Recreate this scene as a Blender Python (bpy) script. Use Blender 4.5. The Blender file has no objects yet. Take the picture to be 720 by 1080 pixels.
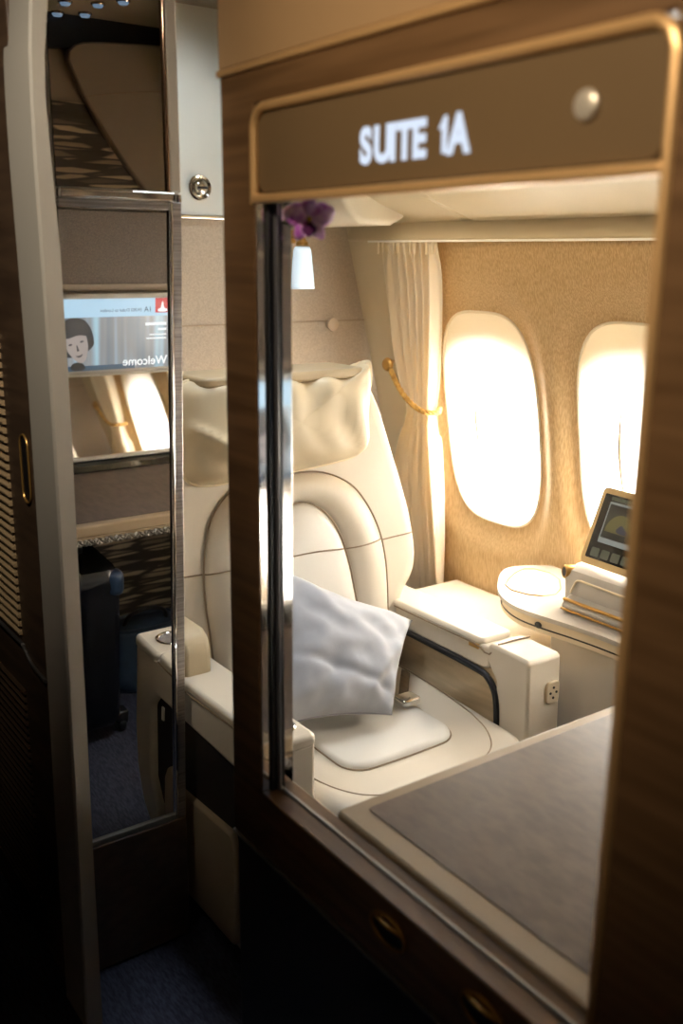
import bpy, bmesh, math, random
from mathutils import Vector, Matrix, noise as mnoise
random.seed(7)
S = bpy.context.scene
COL = S.collection
PI = math.pi

# ------------------------------------------------------------------ helpers
class MB:
    def __init__(s): s.v = []; s.f = []
    def add(s, vs, fs):
        n = len(s.v); s.v += [tuple(p) for p in vs]; s.f += [tuple(i + n for i in f) for f in fs]; return s
    def box(s, x0, x1, y0, y1, z0, z1):
        vs = [(x, y, z) for x in (x0, x1) for y in (y0, y1) for z in (z0, z1)]
        return s.add(vs, [(0, 1, 3, 2), (4, 6, 7, 5), (0, 4, 5, 1), (2, 3, 7, 6), (0, 2, 6, 4), (1, 5, 7, 3)])
    def prism(s, poly, fn, lo, hi):
        """poly: 2D points, fn(a,b,h) -> 3D; extruded from lo to hi"""
        n = len(poly)
        vs = [fn(a, b, lo) for a, b in poly] + [fn(a, b, hi) for a, b in poly]
        fs = [tuple(range(n - 1, -1, -1)), tuple(range(n, 2 * n))]
        fs += [(i, (i + 1) % n, (i + 1) % n + n, i + n) for i in range(n)]
        return s.add(vs, fs)
    def tube(s, path, r, n=10, closed=False, caps=True):
        path = [Vector(p) for p in path]; m = len(path)
        rr = r if hasattr(r, '__len__') else [r] * m
        vs = []; up = None
        for i, p in enumerate(path):
            if closed: t = path[(i + 1) % m] - path[i - 1]
            else: t = path[min(i + 1, m - 1)] - path[max(i - 1, 0)]
            t.normalize()
            if up is None:
                up = Vector((0, 0, 1)) if abs(t.z) < .9 else Vector((1, 0, 0))
            a = up - t * up.dot(t)
            if a.length < 1e-5: a = t.orthogonal()
            a.normalize(); b = t.cross(a); up = a
            for k in range(n):
                th = 2 * PI * k / n
                vs.append(p + (a * math.cos(th) + b * math.sin(th)) * rr[i])
        fs = []
        for i in range(m if closed else m - 1):
            j = (i + 1) % m
            for k in range(n):
                fs.append((i * n + k, i * n + (k + 1) % n, j * n + (k + 1) % n, j * n + k))
        if caps and not closed:
            fs.append(tuple(range(n - 1, -1, -1))); fs.append(tuple((m - 1) * n + k for k in range(n)))
        return s.add(vs, fs)
    def grid(s, fn, nu, nv, closeu=False):
        vs = [fn(i / (nu if closeu else nu - 1), j / (nv - 1)) for i in range(nu) for j in range(nv)]
        fs = []
        for i in range(nu if closeu else nu - 1):
            for j in range(nv - 1):
                a = i * nv + j; b = ((i + 1) % nu) * nv + j
                fs.append((a, b, b + 1, a + 1))
        return s.add(vs, fs)
    def lathe(s, prof, fn, n=32):
        """prof: (r,h) list; fn(a,b,h) -> 3D"""
        vs = []; m = len(prof)
        for k in range(n):
            th = 2 * PI * k / n
            for r, h in prof: vs.append(fn(r * math.cos(th), r * math.sin(th), h))
        fs = []
        for k in range(n):
            for j in range(m - 1):
                a = k * m + j; b = ((k + 1) % n) * m + j
                fs.append((a, b, b + 1, a + 1))
        fs.append(tuple(k * m for k in range(n)))
        fs.append(tuple(k * m + m - 1 for k in range(n - 1, -1, -1)))
        return s.add(vs, fs)
    def pad(s, outline, fn, h, prof=None, back=0.0, centre=None, wr=0, wsc=9.0):
        """rounded cushion over a star-shaped outline; fn(a,b,o)"""
        prof = prof or [(1, 0), (.995, .35), (.98, .62), (.95, .83), (.9, .95), (.8, 1), (.6, 1.0), (.3, 1.0)]
        n = len(outline)
        ca, cb = centre or (sum(p[0] for p in outline) / n, sum(p[1] for p in outline) / n)
        vs = []
        for sc, hh in prof:
            for a, b in outline:
                A = ca + (a - ca) * sc; B = cb + (b - cb) * sc
                o = h * hh
                if wr and sc < .99:
                    o += wr * mnoise.noise(Vector((A * wsc, B * wsc, 3.1))) * min(1, hh)
                vs.append(fn(A, B, o))
        m = len(prof)
        vs.append(fn(ca, cb, h * prof[-1][1] + (wr * mnoise.noise(Vector((ca * wsc, cb * wsc, 3.1))) if wr else 0)))
        fs = []
        for k in range(m - 1):
            for i in range(n):
                j = (i + 1) % n
                fs.append((k * n + i, k * n + j, (k + 1) * n + j, (k + 1) * n + i))
        for i in range(n): fs.append(((m - 1) * n + i, (m - 1) * n + (i + 1) % n, m * n))
        o = len(vs)
        for a, b in outline: vs.append(fn(a, b, -back))
        for i in range(n):
            j = (i + 1) % n
            fs.append((i, o + i, o + j, j))
        fs.append(tuple(o + i for i in range(n - 1, -1, -1)))
        return s.add(vs, fs)

def smooth_closed(pts, n=64, it=2):
    """Chaikin corner cutting of a closed outline then resample"""
    for _ in range(it):
        q = []
        for i in range(len(pts)):
            a, b = pts[i], pts[(i + 1) % len(pts)]
            q.append(tuple(.75 * x + .25 * y for x, y in zip(a, b)))
            q.append(tuple(.25 * x + .75 * y for x, y in zip(a, b)))
        pts = q
    return resample(pts, n, True)
def resample(pts, n, closed=False):
    P = [Vector(p) for p in pts]
    if closed: P.append(P[0])
    d = [0]
    for a, b in zip(P, P[1:]): d.append(d[-1] + (b - a).length)
    out = []
    for k in range(n):
        t = d[-1] * k / (n if closed else n - 1)
        i = 0
        while i < len(d) - 2 and d[i + 1] < t: i += 1
        w = (t - d[i]) / max(1e-9, d[i + 1] - d[i])
        out.append(tuple(P[i].lerp(P[i + 1], min(1, w))))
    return out
def spline(pts, n=40):
    """Catmull-Rom through points"""
    P = [Vector(p) for p in pts]; P = [P[0] * 2 - P[1]] + P + [P[-1] * 2 - P[-2]]
    out = []; segs = len(P) - 3
    for k in range(n):
        t = segs * k / (n - 1); i = min(int(t), segs - 1); t -= i
        a, b, c, d = P[i:i + 4]
        out.append(tuple(.5 * ((2 * b) + (c - a) * t + (2 * a - 5 * b + 4 * c - d) * t * t + (3 * b - a - 3 * c + d) * t ** 3)))
    return out
def rrect(x0, x1, y0, y1, r, n=6):
    o = []
    for cx, cy, a0 in ((x1 - r, y1 - r, 0), (x0 + r, y1 - r, 90), (x0 + r, y0 + r, 180), (x1 - r, y0 + r, 270)):
        for k in range(n + 1):
            a = math.radians(a0 + 90 * k / n); o.append((cx + r * math.cos(a), cy + r * math.sin(a)))
    return o
def XYZ(a, b, h): return (a, b, h)
def YZ(a, b, h): return (h, a, b)       # poly in y,z extruded along x
def XZ(a, b, h): return (a, h, b)       # poly in x,z extruded along y

WORLD = {}
def build(name, m, mat, parent=None, bevel=0, seg=2, smooth=True, angle=35, subsurf=0, origin=None, solid=0):
    me = bpy.data.meshes.new(name)
    if parent is not None: org = WORLD[parent.name]
    elif origin is not None: org = Vector(origin)
    else:
        xs = [p[0] for p in m.v]; ys = [p[1] for p in m.v]; zs = [p[2] for p in m.v]
        org = Vector(((min(xs) + max(xs)) / 2, (min(ys) + max(ys)) / 2, min(zs)))
    me.from_pydata([Vector(p) - org for p in m.v], [], m.f)
    bm = bmesh.new(); bm.from_mesh(me)
    bmesh.ops.remove_doubles(bm, verts=bm.verts, dist=1e-6)
    bmesh.ops.recalc_face_normals(bm, faces=bm.faces)
    bm.to_mesh(me); bm.free()
    me.materials.append(mat)
    if smooth:
        me.shade_smooth()
        try: me.set_sharp_from_angle(angle=math.radians(angle))
        except Exception: pass
    o = bpy.data.objects.new(name, me); COL.objects.link(o)
    if parent is not None: o.parent = parent
    else: o.location = org
    WORLD[o.name] = org
    if solid:
        md = o.modifiers.new('solid', 'SOLIDIFY'); md.thickness = solid; md.offset = 0
    if bevel:
        md = o.modifiers.new('bevel', 'BEVEL'); md.width = bevel; md.segments = seg; md.limit_method = 'ANGLE'
        md.angle_limit = math.radians(40); md.harden_normals = False
    if subsurf:
        md = o.modifiers.new('sub', 'SUBSURF'); md.levels = subsurf; md.render_levels = subsurf
    return o
def tag(o, label, cat, group=None):
    o['label'] = label; o['category'] = cat
    if group: o['group'] = group
    return o
def struct(o): o['kind'] = 'structure'; return o
def thing(name, loc, label, cat, group=None):
    o = bpy.data.objects.new(name, None); COL.objects.link(o); o.location = loc; o.empty_display_size = .05
    WORLD[o.name] = Vector(loc); return tag(o, label, cat, group)
def text(name, body, size, M, mat, parent, xs=1.0, offset=0.0, ext=.0005, align='LEFT'):
    c = bpy.data.curves.new(name, 'FONT'); c.body = body; c.size = size; c.offset = offset; c.extrude = ext; c.align_x = align
    c.materials.append(mat)
    tmp = bpy.data.objects.new('tmp_text', c); COL.objects.link(tmp)
    me = bpy.data.meshes.new_from_object(tmp.evaluated_get(bpy.context.evaluated_depsgraph_get()))
    bpy.data.objects.remove(tmp); me.name = name; me.materials.clear(); me.materials.append(mat)
    for p in me.polygons: p.material_index = 0
    mm = M.copy(); mm.translation -= WORLD[parent.name]
    me.transform(mm @ Matrix.Diagonal((xs, 1, 1, 1)))
    o = bpy.data.objects.new(name, me); COL.objects.link(o); o.parent = parent
    WORLD[o.name] = WORLD[parent.name]
    return o

# ------------------------------------------------------------------ materials
def nodes(name):
    m = bpy.data.materials.new(name); m.use_nodes = True
    nt = m.node_tree; b = nt.nodes['Principled BSDF']; return m, nt, b
def srgb(r, g, b):
    f = lambda c: (c / 255 / 12.92) if c / 255 <= .04045 else ((c / 255 + .055) / 1.055) ** 2.4
    return (f(r), f(g), f(b), 1)
def mat(name, col, rough=.5, metal=0, var=0, scale=(8, 8, 8), bump=0, bscale=None, dist=.001, col2=None, detail=3, spec=None, sheen=0, coat=0):
    m, nt, b = nodes(name)
    b.inputs['Base Color'].default_value = col; b.inputs['Roughness'].default_value = rough; b.inputs['Metallic'].default_value = metal
    if spec is not None: b.inputs['Specular IOR Level'].default_value = spec
    if sheen: b.inputs['Sheen Weight'].default_value = sheen
    if coat: b.inputs['Coat Weight'].default_value = coat; b.inputs['Coat Roughness'].default_value = .1
    tc = nt.nodes.new('ShaderNodeTexCoord')
    def nz(sc):
        mp = nt.nodes.new('ShaderNodeMapping'); mp.inputs['Scale'].default_value = sc
        nt.links.new(tc.outputs['Object'], mp.inputs['Vector'])
        n = nt.nodes.new('ShaderNodeTexNoise'); n.inputs['Scale'].default_value = 1; n.inputs['Detail'].default_value = detail
        nt.links.new(mp.outputs['Vector'], n.inputs['Vector']); return n
    n = nz(scale)
    if var or col2:
        c2 = col2 or tuple(max(0, c * (1 - var)) for c in col[:3]) + (1,)
        r = nt.nodes.new('ShaderNodeValToRGB'); r.color_ramp.elements[0].position = .35; r.color_ramp.elements[1].position = .65
        r.color_ramp.elements[0].color = c2; r.color_ramp.elements[1].color = col
        nt.links.new(n.outputs['Fac'], r.inputs['Fac']); nt.links.new(r.outputs['Color'], b.inputs['Base Color'])
    if bump:
        nb = nz(bscale) if bscale else n
        bp = nt.nodes.new('ShaderNodeBump'); bp.inputs['Strength'].default_value = bump; bp.inputs['Distance'].default_value = dist
        nt.links.new(nb.outputs['Fac'], bp.inputs['Height']); nt.links.new(bp.outputs['Normal'], b.inputs['Normal'])
    return m
def emit(name, col, strength):
    m, nt, b = nodes(name)
    b.inputs['Base Color'].default_value = (.02, .02, .02, 1)
    b.inputs['Emission Color'].default_value = col; b.inputs['Emission Strength'].default_value = strength
    b.inputs['Roughness'].default_value = .3
    return m

WOOD = mat('wood_veneer', srgb(124, 94, 64), .38, col2=srgb(98, 72, 46), scale=(30, 3, 55), bump=.15, dist=.0006)
WOOD_DK = mat('dark_wood_veneer', srgb(88, 68, 50), .45, col2=srgb(70, 53, 39), scale=(30, 4, 45), bump=.1, dist=.0006)
TAUPE = mat('taupe_lacquer', srgb(178, 146, 108), .42, var=.05, scale=(3, 3, 3))
SIGN = mat('sign_bronze', srgb(118, 97, 70), .35, var=.05, scale=(4, 4, 4))
GOLD = mat('rose_gold_trim', srgb(230, 188, 132), .34, .40, var=.05)
CHROME = mat('chrome', (.82, .80, .77, 1), .07, 1, var=.03)
BRUSHED = mat('brushed_metal', (.50, .46, .43, 1), .38, .9, var=.35, scale=(6, 6, 300))
GREYMETAL = mat('satin_grey_metal', srgb(150, 145, 136), .4, .3, var=.05)
POSTGREY = mat('post_grey_enamel', srgb(176, 168, 154), .45, var=.05, scale=(4, 4, 4))
MIRROR = mat('mirror_glass', (.80, .78, .75, 1), .0, 1)
SMOKED = mat('smoked_mirror_glass', (.42, .37, .31, 1), .0, 1)
VANITY = mat('vanity_mirror_glass', (.50, .51, .52, 1), .01, 1)
BLACK = mat('black_rubber', (.010, .010, .012, 1), .4, var=.1)
WHITEP = mat('white_panel', srgb(214, 214, 206), .5, var=.03, bump=.05, bscale=(900, 900, 900), dist=.0003)
CONSOLE = mat('console_cream', srgb(184, 176, 162), .42, var=.03)
CREAMP = mat('cream_plastic', srgb(236, 224, 200), .42, var=.03)
CREAMB = mat('cream_bin', srgb(206, 190, 158), .45, var=.03)
FABRIC = mat('bulkhead_fabric', srgb(188, 172, 152), .85, var=.18, scale=(260, 260, 260), bump=.3, dist=.0008)
WALLCLOTH = mat('brushed_wall_covering', srgb(214, 184, 138), .6, col2=srgb(186, 152, 104), scale=(330, 330, 26), bump=.45, dist=.0008)
LEATHER = mat('cream_leather', srgb(216, 205, 186), .42, var=.05, scale=(5, 5, 5), bump=.12, bscale=(420, 420, 420), dist=.0006)
LEATHER_LT = mat('pale_leather', srgb(222, 217, 207), .36, var=.03, scale=(5, 5, 5), bump=.12, bscale=(420, 420, 420), dist=.0006)
LEATHER_HR = mat('headrest_leather', srgb(210, 192, 158), .48, var=.06, scale=(6, 6, 6), bump=.12, bscale=(420, 420, 420), dist=.0006)
STITCH = mat('seam_thread', srgb(150, 130, 104), .7, var=.1)
PIPING = mat('piping_leather', srgb(232, 214, 176), .5, var=.05)
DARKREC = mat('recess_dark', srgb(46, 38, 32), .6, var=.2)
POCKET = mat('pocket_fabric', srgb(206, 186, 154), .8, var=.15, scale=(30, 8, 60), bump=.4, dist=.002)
GREYCLOTH = mat('grey_pillow_cloth', srgb(164, 167, 174), .9, var=.08, scale=(26, 26, 26), bump=.3, bscale=(500, 500, 500), dist=.0006, sheen=.3)
INLAY = mat('brown_leather_inlay', srgb(102, 86, 76), .36, col2=srgb(84, 71, 62), scale=(60, 26, 26), bump=.25, dist=.0008, detail=6)
BORDER = mat('beige_border', srgb(160, 140, 112), .4, var=.05)
ROPE = mat('gold_rope', srgb(224, 180, 96), .6, col2=srgb(176, 128, 56), scale=(60, 60, 60), bump=.3)
BRASS = mat('antique_brass', srgb(196, 152, 84), .35, .7, var=.1)
CARPET = mat('blue_grey_carpet', srgb(62, 64, 80), .95, col2=srgb(34, 36, 50), scale=(220, 50, 50), bump=.6, dist=.003, detail=5)
CASE = mat('black_polycarbonate', srgb(24, 25, 30), .2, var=.2)
CASEBLUE = mat('blue_black_corner', srgb(40, 60, 88), .35, var=.2)
BAGBLUE = mat('blue_bag_cloth', srgb(46, 68, 94), .7, var=.25, scale=(20, 20, 20), bump=.3)
PURPLE = mat('orchid_purple', srgb(186, 90, 206), .6, col2=srgb(240, 214, 244), scale=(60, 60, 60))
PURPLE_DK = mat('orchid_throat', srgb(88, 12, 90), .6, var=.2)
YELLOW = mat('orchid_yellow', srgb(236, 196, 60), .6, var=.2)
STEM = mat('orchid_stem', srgb(84, 96, 44), .6, var=.2)
SOCKETM = mat('socket_plate', srgb(206, 190, 162), .4, var=.04)
DEVICE = mat('device_champagne', srgb(206, 176, 124), .38, .25, var=.04)
BLACKGLASS = mat('black_glass', (.012, .013, .014, 1), .06, var=.1)
DARKTAUPE = mat('dark_taupe_panel', srgb(150, 136, 116), .5, var=.06)
SPECK = mat('speckled_panel', srgb(112, 100, 88), .6, col2=srgb(80, 70, 60), scale=(420, 420, 420), bump=.25)
AISLEW = mat('aisle_panel', srgb(80, 66, 54), .6, var=.05)
DARKP = mat('lower_dark_panel', srgb(48, 40, 36), .5, var=.1)
SPOTBLUE = emit('spot_blue', (.36, .60, 1, 1), .8)

def wave_mat(name, dark, light):
    """lens shaped pale flecks on a dark ground, long in x"""
    m, nt, b = nodes(name); b.inputs['Roughness'].default_value = .35
    tc = nt.nodes.new('ShaderNodeTexCoord')
    mp = nt.nodes.new('ShaderNodeMapping'); mp.inputs['Scale'].default_value = (5.5, 5.5, 52)
    nt.links.new(tc.outputs['Object'], mp.inputs['Vector'])
    n0 = nt.nodes.new('ShaderNodeTexNoise'); n0.inputs['Scale'].default_value = .6
    nt.links.new(mp.outputs['Vector'], n0.inputs['Vector'])
    mx = nt.nodes.new('ShaderNodeMix'); mx.data_type = 'VECTOR'; mx.inputs['Factor'].default_value = .25
    nt.links.new(mp.outputs['Vector'], mx.inputs['A']); nt.links.new(n0.outputs['Color'], mx.inputs['B'])
    v = nt.nodes.new('ShaderNodeTexVoronoi'); v.feature = 'DISTANCE_TO_EDGE'; v.inputs['Scale'].default_value = 1.6
    nt.links.new(mx.outputs['Result'], v.inputs['Vector'])
    v2 = nt.nodes.new('ShaderNodeTexVoronoi'); v2.inputs['Scale'].default_value = 1.6
    nt.links.new(mx.outputs['Result'], v2.inputs['Vector'])
    sep = nt.nodes.new('ShaderNodeSeparateColor'); nt.links.new(v2.outputs['Color'], sep.inputs['Color'])
    g = nt.nodes.new('ShaderNodeMath'); g.operation = 'MULTIPLY'
    r = nt.nodes.new('ShaderNodeValToRGB'); r.color_ramp.elements[0].position = .08; r.color_ramp.elements[1].position = .2
    nt.links.new(v.outputs['Distance'], r.inputs['Fac'])
    r2 = nt.nodes.new('ShaderNodeValToRGB'); r2.color_ramp.elements[0].position = .3; r2.color_ramp.elements[1].position = .8
    nt.links.new(sep.outputs['Red'], r2.inputs['Fac'])
    nt.links.new(r.outputs['Color'], g.inputs[0]); nt.links.new(r2.outputs['Color'], g.inputs[1])
    mc = nt.nodes.new('ShaderNodeMix'); mc.data_type = 'RGBA'
    mc.inputs['A'].default_value = dark; mc.inputs['B'].default_value = light
    nt.links.new(g.outputs[0], mc.inputs['Factor']); nt.links.new(mc.outputs['Result'], b.inputs['Base Color'])
    bp = nt.nodes.new('ShaderNodeBump'); bp.inputs['Strength'].default_value = .6; bp.inputs['Distance'].default_value = .004
    nt.links.new(v.outputs['Distance'], bp.inputs['Height']); nt.links.new(bp.outputs['Normal'], b.inputs['Normal'])
    return m
WAVE = wave_mat('wave_relief_panel', srgb(66, 57, 50), srgb(196, 178, 150))

def cloth_mat():
    m, nt, b = nodes('curtain_cloth')
    b.inputs['Base Color'].default_value = srgb(246, 240, 226); b.inputs['Roughness'].default_value = .85
    tr = nt.nodes.new('ShaderNodeBsdfTranslucent'); tr.inputs['Color'].default_value = srgb(252, 240, 214)
    mx = nt.nodes.new('ShaderNodeMixShader'); mx.inputs['Fac'].default_value = .5
    out = nt.nodes['Material Output']
    nt.links.new(b.outputs[0], mx.inputs[1]); nt.links.new(tr.outputs[0], mx.inputs[2]); nt.links.new(mx.outputs[0], out.inputs['Surface'])
    tc = nt.nodes.new('ShaderNodeTexCoord'); n = nt.nodes.new('ShaderNodeTexNoise'); n.inputs['Scale'].default_value = 400
    nt.links.new(tc.outputs['Object'], n.inputs['Vector'])
    bp = nt.nodes.new('ShaderNodeBump'); bp.inputs['Strength'].default_value = .15; bp.inputs['Distance'].default_value = .0005
    nt.links.new(n.outputs['Fac'], bp.inputs['Height']); nt.links.new(bp.outputs['Normal'], b.inputs['Normal'])
    return m
CURTAIN = cloth_mat()
def blind_mat():
    m, nt, b = nodes('window_blind')
    b.inputs['Base Color'].default_value = srgb(246, 236, 214); b.inputs['Roughness'].default_value = .6
    tr = nt.nodes.new('ShaderNodeBsdfTranslucent'); tr.inputs['Color'].default_value = (1, .955, .87, 1)
    n = nt.nodes.new('ShaderNodeTexNoise'); n.inputs['Scale'].default_value = 300
    bp = nt.nodes.new('ShaderNodeBump'); bp.inputs['Strength'].default_value = .05
    nt.links.new(n.outputs['Fac'], bp.inputs['Height']); nt.links.new(bp.outputs['Normal'], b.inputs['Normal'])
    mx = nt.nodes.new('ShaderNodeMixShader'); mx.inputs['Fac'].default_value = .6
    nt.links.new(b.outputs[0], mx.inputs[1]); nt.links.new(tr.outputs[0], mx.inputs[2])
    nt.links.new(mx.outputs[0], nt.nodes['Material Output'].inputs['Surface'])
    return m
BLIND = blind_mat()
def shade_mat():
    m, nt, b = nodes('frosted_lamp_glass')
    b.inputs['Base Color'].default_value = (.8, .9, 1, 1); b.inputs['Roughness'].default_value = .5
    b.inputs['Emission Color'].default_value = (.60, .80, .95, 1); b.inputs['Emission Strength'].default_value = .62
    n = nt.nodes.new('ShaderNodeTexNoise'); n.inputs['Scale'].default_value = 60
    bp = nt.nodes.new('ShaderNodeBump'); bp.inputs['Strength'].default_value = .3
    nt.links.new(n.outputs['Fac'], bp.inputs['Height']); nt.links.new(bp.outputs['Normal'], b.inputs['Normal'])
    return m
LAMPGLASS = shade_mat()
def screen_mat():
    """television picture: soft vertical curtain folds"""
    m, nt, b = nodes('television_picture')
    b.inputs['Base Color'].default_value = (.01, .01, .01, 1); b.inputs['Roughness'].default_value = .2
    tc = nt.nodes.new('ShaderNodeTexCoord'); mp = nt.nodes.new('ShaderNodeMapping'); mp.inputs['Scale'].default_value = (26, 1, 1.2)
    nt.links.new(tc.outputs['Object'], mp.inputs['Vector'])
    n = nt.nodes.new('ShaderNodeTexNoise'); n.inputs['Scale'].default_value = .7; n.inputs['Detail'].default_value = 2
    nt.links.new(mp.outputs['Vector'], n.inputs['Vector'])
    r = nt.nodes.new('ShaderNodeValToRGB'); e = r.color_ramp.elements
    e[0].position = .3; e[0].color = srgb(96, 120, 140); e[1].position = .7; e[1].color = srgb(168, 206, 226)
    k = e.new(.5); k.color = srgb(142, 146, 150)
    nt.links.new(n.outputs['Fac'], r.inputs['Fac']); nt.links.new(r.outputs['Color'], b.inputs['Emission Color'])
    b.inputs['Emission Strength'].default_value = 1.15
    return m
TVPIC = screen_mat()

# ================================================================== SETTING
# X outboard, Y aft, Z up; camera stands in the aisle at x=0
def xw(z):
    q = z - .3; return 2.2 - .0372 * q - .0897 * q * q if q > 0 else 2.2
YB = 2.70      # rear bulkhead
YF = 0.46      # front wall of the suite
CEIL = 2.22

struct(build('floor', MB().box(-.8, 2.3, -1.3, 3.6, -.05, 0), CARPET, smooth=False))
struct(build('ceiling', MB().box(-.8, 2.3, -1.3, 3.6, CEIL, CEIL + .05), DARKTAUPE, smooth=False))
struct(build('wall_left', MB().box(-.85, -.8, -1.3, 3.6, 0, CEIL), AISLEW, smooth=False))
struct(build('wall_aft', MB().box(-.8, .62, 3.55, 3.6, 0, CEIL), AISLEW, smooth=False))
struct(build('wall_fore', MB().box(-.8, .70, -1.3, -1.25, 0, CEIL), AISLEW, smooth=False))

# --- outboard wall with two window openings, dished around each
WZ, WH, WW, WN = 1.052, .338, .206, 3.3
WIN = [2.207, 1.642, 1.077]
PITCH = WIN[0] - WIN[1]
def sup(th, a, b, n=WN):
    c, s = math.cos(th), math.sin(th)
    return (a * math.copysign(abs(c) ** (2 / n), c), b * math.copysign(abs(s) ** (2 / n), s))
def dishx(y, z, yc):
    r = (abs((y - yc) / WW) ** WN + abs((z - WZ) / WH) ** WN) ** (1 / WN)
    d = max(0, 1 - (r - 1) / .36); d = d * d * (3 - 2 * d)
    return xw(z) + .032 * d
wall = MB()
ZL, ZH = .50, 1.60
def strip(y0, y1, z0, z1, nz):
    wall.grid(lambda u, v: (xw(z0 + (z1 - z0) * v), y0 + (y1 - y0) * u, z0 + (z1 - z0) * v), 2, nz)
YA, YZ1 = WIN[0] + PITCH / 2, WIN[-1] - PITCH / 2
strip(.2, 2.75, 0, ZL, 12); strip(.2, 2.75, ZH, 1.80, 8); strip(YA, 2.75, ZL, ZH, 30); strip(.2, YZ1, ZL, ZH, 30)
for yc in WIN:
    NA, NR = 144, 16
    ring = []
    for k in range(NA):
        th = 2 * PI * k / NA
        a, b = sup(th, WW, WH)
        d = Vector((a, b)).normalized()
        t = min((PITCH / 2) / max(1e-6, abs(d.x)), ((ZH - WZ) if d.y > 0 else (WZ - ZL)) / max(1e-6, abs(d.y)))
        row = []
        for j in range(NR):
            s = (j / (NR - 1)) ** 1.5
            y = yc + a + (d.x * t - a) * s; z = WZ + b + (d.y * t - b) * s
            row.append((dishx(y, z, yc), y, z))
        ring.append(row)
    wall.add([p for r in ring for p in r],
             [(k * NR + j, ((k + 1) % NA) * NR + j, ((k + 1) % NA) * NR + j + 1, k * NR + j + 1) for k in range(NA) for j in range(NR - 1)])
wo = struct(build('wall_outboard', wall, WALLCLOTH, angle=60, origin=(2.2, 1.5, 0)))

# outer hull skin: daylight only enters through its own smaller ports
HX = .26
hull = MB()
for yc in WIN:
    NA = 72; vs = []
    for k in range(NA):
        th = 2 * PI * k / NA
        a, b = sup(th, .190, .235, 2.6)
        d = Vector((a, b)).normalized()
        t = min((PITCH / 2) / max(1e-6, abs(d.x)), .85 / max(1e-6, abs(d.y)))
        vs += [(2.2 + HX, yc + a, .985 + b), (2.2 + HX, yc + d.x * t, .985 + d.y * t)]
    hull.add(vs, [(2 * k, 2 * ((k + 1) % NA), 2 * ((k + 1) % NA) + 1, 2 * k + 1) for k in range(NA)])
hull.box(2.2 + HX, 2.21 + HX, YA, 3.7, -.1, 2.5); hull.box(2.2 + HX, 2.21 + HX, -1.35, YZ1, -.1, 2.5)
hull.box(2.2 + HX, 2.21 + HX, YZ1, YA, 1.8, 2.5); hull.box(2.2 + HX, 2.21 + HX, YZ1, YA, -.1, .2)
hull.box(1.6, 2.21 + HX, -1.35, 3.7, 2.39, 2.5); hull.box(1.6, 2.21 + HX, 3.6, 3.7, -.1, 2.5); hull.box(.7, 2.21 + HX, -1.35, -1.3, -.1, 2.5)
hull.box(1.6, 2.21 + HX, -1.35, 3.7, -.15, -.05)
struct(build('wall_hull', hull, CREAMP, smooth=False, origin=(2.2, 1.2, 0)))

for n, yc in enumerate(WIN):
    root = bpy.data.objects.new('window_%d' % (n + 1), None); COL.objects.link(root); root.location = (xw(WZ), yc, WZ)
    WORLD[root.name] = Vector(root.location); struct(root)
    fr = MB()
    path = [(dishx(yc + a, WZ + b, yc) - .002, yc + a, WZ + b) for a, b in (sup(2 * PI * k / 120, WW - .001, WH - .001) for k in range(120))]
    fr.tube(path, .0042, 8, closed=True)
    struct(build('window_frame', fr, CREAMP, root))
    # blind: gently bowed translucent panel filling the opening
    bl = MB(); vs = []; NA, NR = 120, 12
    for j in range(NR):
        s = 1 - j / NR
        for k in range(NA):
            a, b = sup(2 * PI * k / NA, (WW + .012) * s, (WH + .012) * s)
            vs.append((xw(WZ + b) + .036 - .022 * (1 - s * s), yc + a, WZ + b))
    vs.append((xw(WZ) + .014, yc, WZ))
    fs = [(j * NA + k, j * NA + (k + 1) % NA, (j + 1) * NA + (k + 1) % NA, (j + 1) * NA + k) for j in range(NR - 1) for k in range(NA)]
    fs += [((NR - 1) * NA + k, (NR - 1) * NA + (k + 1) % NA, NR * NA) for k in range(NA)]
    bl.add(vs, fs)
    struct(build('window_blind', bl, BLIND, root, angle=80))
    # thin curved seam of the blind
    sl = MB()
    zz = [1.175 - .29 * k / 20 for k in range(21)]
    yy = [yc + .034 + .014 * math.sin(PI * k / 20) - .002 * k / 20 for k in range(21)]
    def bx(y, z):
        s = ((abs((y - yc) / WW) ** WN + abs((z - WZ) / WH) ** WN) ** (1 / WN))
        return xw(z) + .036 - .022 * (1 - s * s)
    sl.tube([(bx(y, z) - .007, y, z) for y, z in zip(yy, zz)], [.001 + .0036 * math.sin(PI * k / 20) for k in range(21)], 6)
    struct(build('blind_seam', sl, STITCH, root))

# --- rear bulkhead
ZP = 1.655
struct(build('wall_rear', MB().box(.60, 2.3, YB, YB + .05, 0, ZP - .004), FABRIC, smooth=False))
struct(build('wall_rear_upper', MB().box(.60, 2.3, YB - .012, YB + .04, ZP + .006, CEIL), WHITEP, smooth=False))
struct(build('trim_1', MB().box(.60, 1.95, YB - .02, YB + .01, ZP - .006, ZP + .006), CHROME, bevel=.003))
struct(build('trim_2', MB().box(.60, 2.1, YB - .0035, YB + .01, 1.339, 1.3425), mat('seam_pad', srgb(160, 142, 120), .8, var=.1), smooth=False))
# angled column between bulkhead and outboard wall
def colx(z): return min(xw(z) - .03, 1.937 + (2.111 - 1.937) * (1.638 - z) / .672)
col = MB()
def colf(u, v):
    z = .0 + 1.68 * v
    a = Vector((colx(z), YB + .0, z)); b = Vector((xw(z) + .004, 2.585, z))
    pts = [a + Vector((0, .03, 0)), a + Vector((0, -.006, 0)), a + Vector((.004, -.014, 0)), b + Vector((-.012, .012, 0)), b]
    t = u * 4; i = min(3, int(t)); return pts[i].lerp(pts[i + 1], t - i)
col.grid(colf, 5, 40)
struct(build('trim_3', col, CREAMB, angle=50, origin=(2.05, 2.65, 0)))

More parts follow.
